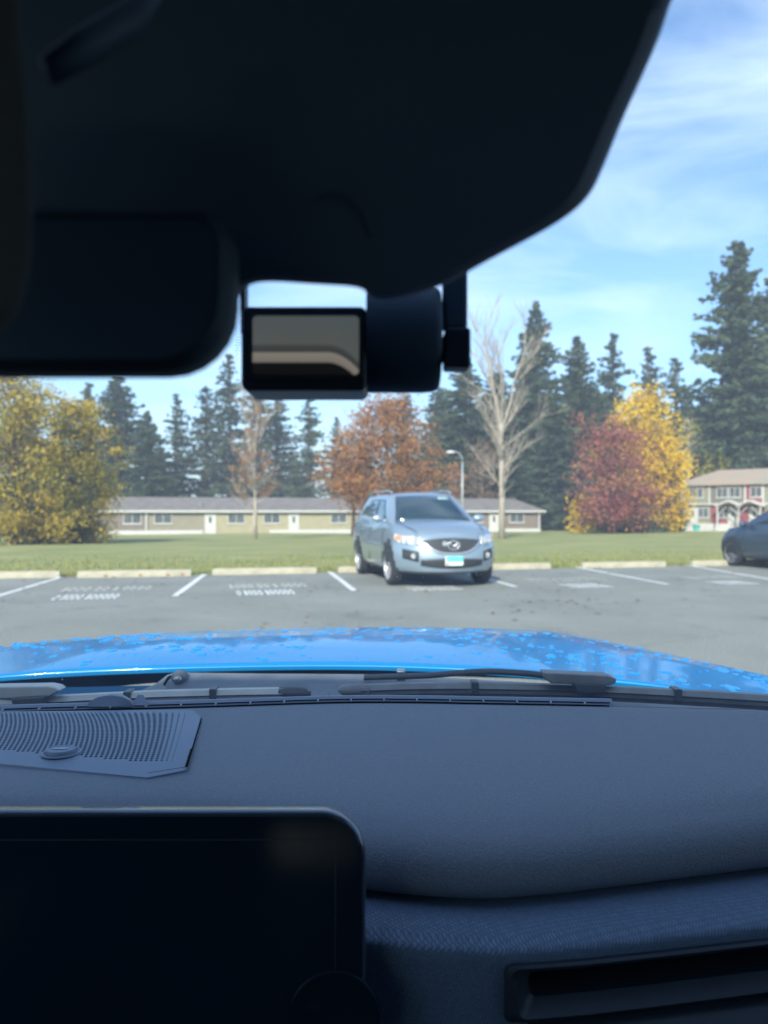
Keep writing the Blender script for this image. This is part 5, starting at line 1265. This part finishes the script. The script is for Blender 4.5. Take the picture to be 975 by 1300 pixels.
hous = fixn(m.build('sensor_housing', M_housing, ego, True, label='large dark plastic sensor housing at the top of the windshield')); es = hous.modifiers.new('e', 'EDGE_SPLIT'); es.split_angle = .6
# shallow ledge and cable cover on the housing
ribbon('housing_ledge', [PX(-20, 262, hD - .008), PX(120, 262, hD - .008), PX(190, 272, hD - .008), PX(240, 294, hD - .007)], [PX(-20, 298, hD - .020), PX(120, 298, hD - .020), PX(190, 298, hD - .018), PX(246, 299, hD - .008)], .004, M_housing, hous)
m = MB(); m.tube([PX(400, 250, hD - .006), PX(420, 244, hD - .0065), PX(445, 250, hD - .0065), PX(465, 272, hD - .0065), PX(472, 300, hD - .006)], .0008, 6); m.build('housing_seam', M_housing, hous, True)
# rear-view mirror
def pxx(px, D): return (px - 487.5) / F * D
mD = .222; x0, x1 = pxx(290, mD) - .245, pxx(290, mD); z0, z1 = PX(0, 468, mD).z, PX(0, 262, mD).z
P0 = rounded(x0, x1, z0, z1, .012, 6, (.010, .012, .012, .021))
P1 = rounded(x0 + .003, x1 - .003, z0 + .003, z1 - .003, .010, 6, (.008, .010, .010, .018))
m = MB(); m.grid([[Vector((a, mD + .001, b_)) for a, b_ in P1], [Vector((a, mD + .004, b_)) for a, b_ in P0], [Vector((a, mD + .016, b_)) for a, b_ in P0], [Vector((a * .96 + (x0 + x1) / 2 * .04, mD + .026, b_ * .9 + (z0 + z1) / 2 * .1)) for a, b_ in P0]], closed=True)
n = len(P0); m.F.append(tuple(3 * n + k for k in range(n))); mir = fixn(m.build('rear_view_mirror', M_blackpl, ego, True))
mir.data.materials.clear(); mir.data.materials.append(M_mirback)
M_mir = mat('mirror_glass', (.050, .080, .124), .6, 0, .45, noise=(9, (.056, .09, .136)))
m = MB(); m.add([Vector((a, mD + .0014, b_)) for a, b_ in P1], [tuple(range(n))]); m.build('mirror_glass', M_mir, mir)
m = MB(); m.tube([((x0 + x1) / 2, mD + .02, (z0 + z1) / 2), ((x0 + x1) / 2, mD + .06, (z0 + z1) / 2 + .05)], .011, 12); m.build('mirror_stem', M_blackpl, mir, True)
# grey end of the mirror arm / sun visor, close on the left
vD = .165
P0 = chaikin([(-400, -60), (22, -60), (30, 60), (42, 200), (44, 300), (36, 370), (16, 415), (-26, 440), (-400, 440)], 3)
m = MB(); m.prism(P0, lambda a, b_: PX(a, b_, vD), lambda a, b_: PX(a - 14, b_ - 8, vD + .018))
vis = bevel(m.build('sun_visor', mat('visor_cloth', (.05, .052, .055), .9, noise=(200, (.06, .062, .065))), ego), .003)
# small bar added to shape the faint highlight at top left
m = MB(); m.tube([PX(60, 90, .20), PX(110, 58, .205), PX(170, 22, .21), PX(200, -20, .215)], [.0035, .0045, .0045, .003], 8); m.build('highlight_bar', M_housing, vis, True)

# ---- dash camera (hangs from the windshield: a thing of its own)
cD_ = .33
dc = empty('dash_camera', 'black cylindrical dash camera with a small screen with a painted reflection hanging under the sensor housing', 'dash camera', PX(430, 431, cD_))
rC = 66.5 / F * cD_ * 1.055; zc = CZ + (650 - 431) / F * cD_ * 1.055
XB = lambda px: (px - 487.5) / F * cD_ * 1.055
def lathex(prof, yc, zc_, n=40): return [[Vector((x_, yc + R_ * math.cos(2 * PI * i / n), zc_ + R_ * math.sin(2 * PI * i / n))) for i in range(n)] for x_, R_ in prof]
X = lambda px: (px - 487.5) / F * cD_
yc = cD_ + rC * .85
m = MB(); m.grid(lathex([(XB(466), rC * .2), (XB(466), rC * .985), (XB(468), rC), (XB(535), rC), (XB(549), rC * .985), (XB(556), rC * .95), (XB(558), rC * .90), (XB(558), .0002)], yc, zc), closed=True)
cyl = fixn(m.build('barrel', M_housing, dc, True)); es = cyl.modifiers.new('e', 'EDGE_SPLIT'); es.split_angle = .8
m = MB(); P0 = rounded(X(306), X(465.5), CZ + (650 - 496) / F * cD_, CZ + (650 - 389) / F * cD_, .003, 5)
m.prism(P0, lambda a, b_: Vector((a, cD_ - .001, b_)), lambda a, b_: Vector((a, cD_ + .030, b_))); bevel(m.build('screen_case', M_blackpl, dc), .0018)
bz = MB(); Pb = rounded(X(316), X(462), CZ + (650 - 483) / F * cD_, CZ + (650 - 398) / F * cD_, .003, 5); bz.prism(Pb, lambda a, b_: Vector((a, cD_ - .0021, b_)), lambda a, b_: Vector((a, cD_ - .0012, b_))); bezel = bz.build('screen_bezel', mat('bezel_grey', (.045, .05, .05), .35, noise=(60, (.05, .055, .055))), dc)
M_scr = bpy.data.materials.new('painted_reflection'); M_scr.use_nodes = True; t = M_scr.node_tree; b = t.nodes['Principled BSDF']; b.inputs['Base Color'].default_value = (.02, .022, .024, 1); b.inputs['Roughness'].default_value = .15  # cabin reflection painted into the screen's emission colour
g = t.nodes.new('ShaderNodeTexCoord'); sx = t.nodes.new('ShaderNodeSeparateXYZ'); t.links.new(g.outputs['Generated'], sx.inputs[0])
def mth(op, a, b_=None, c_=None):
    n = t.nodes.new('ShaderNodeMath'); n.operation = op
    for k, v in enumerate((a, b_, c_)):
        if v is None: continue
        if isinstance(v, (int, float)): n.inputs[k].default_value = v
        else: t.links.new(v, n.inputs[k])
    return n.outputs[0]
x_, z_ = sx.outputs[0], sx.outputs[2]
curve = mth('MULTIPLY', mth('POWER', mth('MAXIMUM', mth('SUBTRACT', x_, .70), 0), 2.0), 3.4)     # painted beige reflection bends down at the right
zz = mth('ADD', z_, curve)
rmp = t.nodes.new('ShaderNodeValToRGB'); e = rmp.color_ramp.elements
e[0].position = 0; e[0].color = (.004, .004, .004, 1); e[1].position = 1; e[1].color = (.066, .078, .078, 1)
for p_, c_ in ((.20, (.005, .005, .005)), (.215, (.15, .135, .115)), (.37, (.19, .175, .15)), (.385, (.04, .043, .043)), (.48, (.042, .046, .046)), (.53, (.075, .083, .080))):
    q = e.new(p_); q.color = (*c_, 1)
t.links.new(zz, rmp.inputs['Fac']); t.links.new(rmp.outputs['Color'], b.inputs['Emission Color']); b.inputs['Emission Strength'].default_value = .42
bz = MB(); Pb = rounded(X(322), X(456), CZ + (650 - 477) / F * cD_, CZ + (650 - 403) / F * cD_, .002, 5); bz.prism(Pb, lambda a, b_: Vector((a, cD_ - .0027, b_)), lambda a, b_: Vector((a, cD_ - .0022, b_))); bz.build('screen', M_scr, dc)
m = MB(); m.box(X(303), X(309), cD_ + .004, cD_ + .012, PX(0, 420, cD_).z, PX(0, 352, cD_).z); m.build('bracket', M_blackpl, dc)
zt_ = PX(0, 335, cD_).z; zm = PX(0, 415, cD_).z; zb_ = PX(0, 466, cD_).z
m = MB(); m.box(X(564), X(596), cD_ + .006, cD_ + .014, zm + .0005, zt_ + .012); bevel(m.build('mount_strap', M_housing, dc), .002)
m = MB(); m.box(X(565), X(598), cD_ + .000, cD_ + .014, zb_, zm); bevel(m.build('mount_foot', mat('foot_plastic', (.012, .022, .045), .5, noise=(40, (.014, .026, .05))), dc), .0015)
m = MB(); m.box(X(556), X(567), cD_ + .004, cD_ + .012, PX(0, 455, cD_).z, PX(0, 425, cD_).z); bevel(m.build('mount_link', M_blackpl, dc), .001)
m = MB(); m.box(X(480), X(530), cD_ + .006, cD_ + .016, PX(0, 372, cD_).z, PX(0, 330, cD_).z); m.build('mount_neck', M_blackpl, dc)

# ---- thin air: one closed box round camera and scene, sky outside
M_haze = bpy.data.materials.new('haze_air'); M_haze.use_nodes = True; t = M_haze.node_tree
t.nodes.remove(t.nodes['Principled BSDF']); pv = t.nodes.new('ShaderNodeVolumePrincipled')
pv.inputs['Color'].default_value = (.88, .95, 1, 1); pv.inputs['Density'].default_value = 0.0010; pv.inputs['Anisotropy'].default_value = 0.0
t.links.new(pv.outputs[0], t.nodes['Material Output'].inputs['Volume'])
MB().box(-620, 620, -215, 640, -2.6, 44).build('haze', M_haze, kind='stuff')
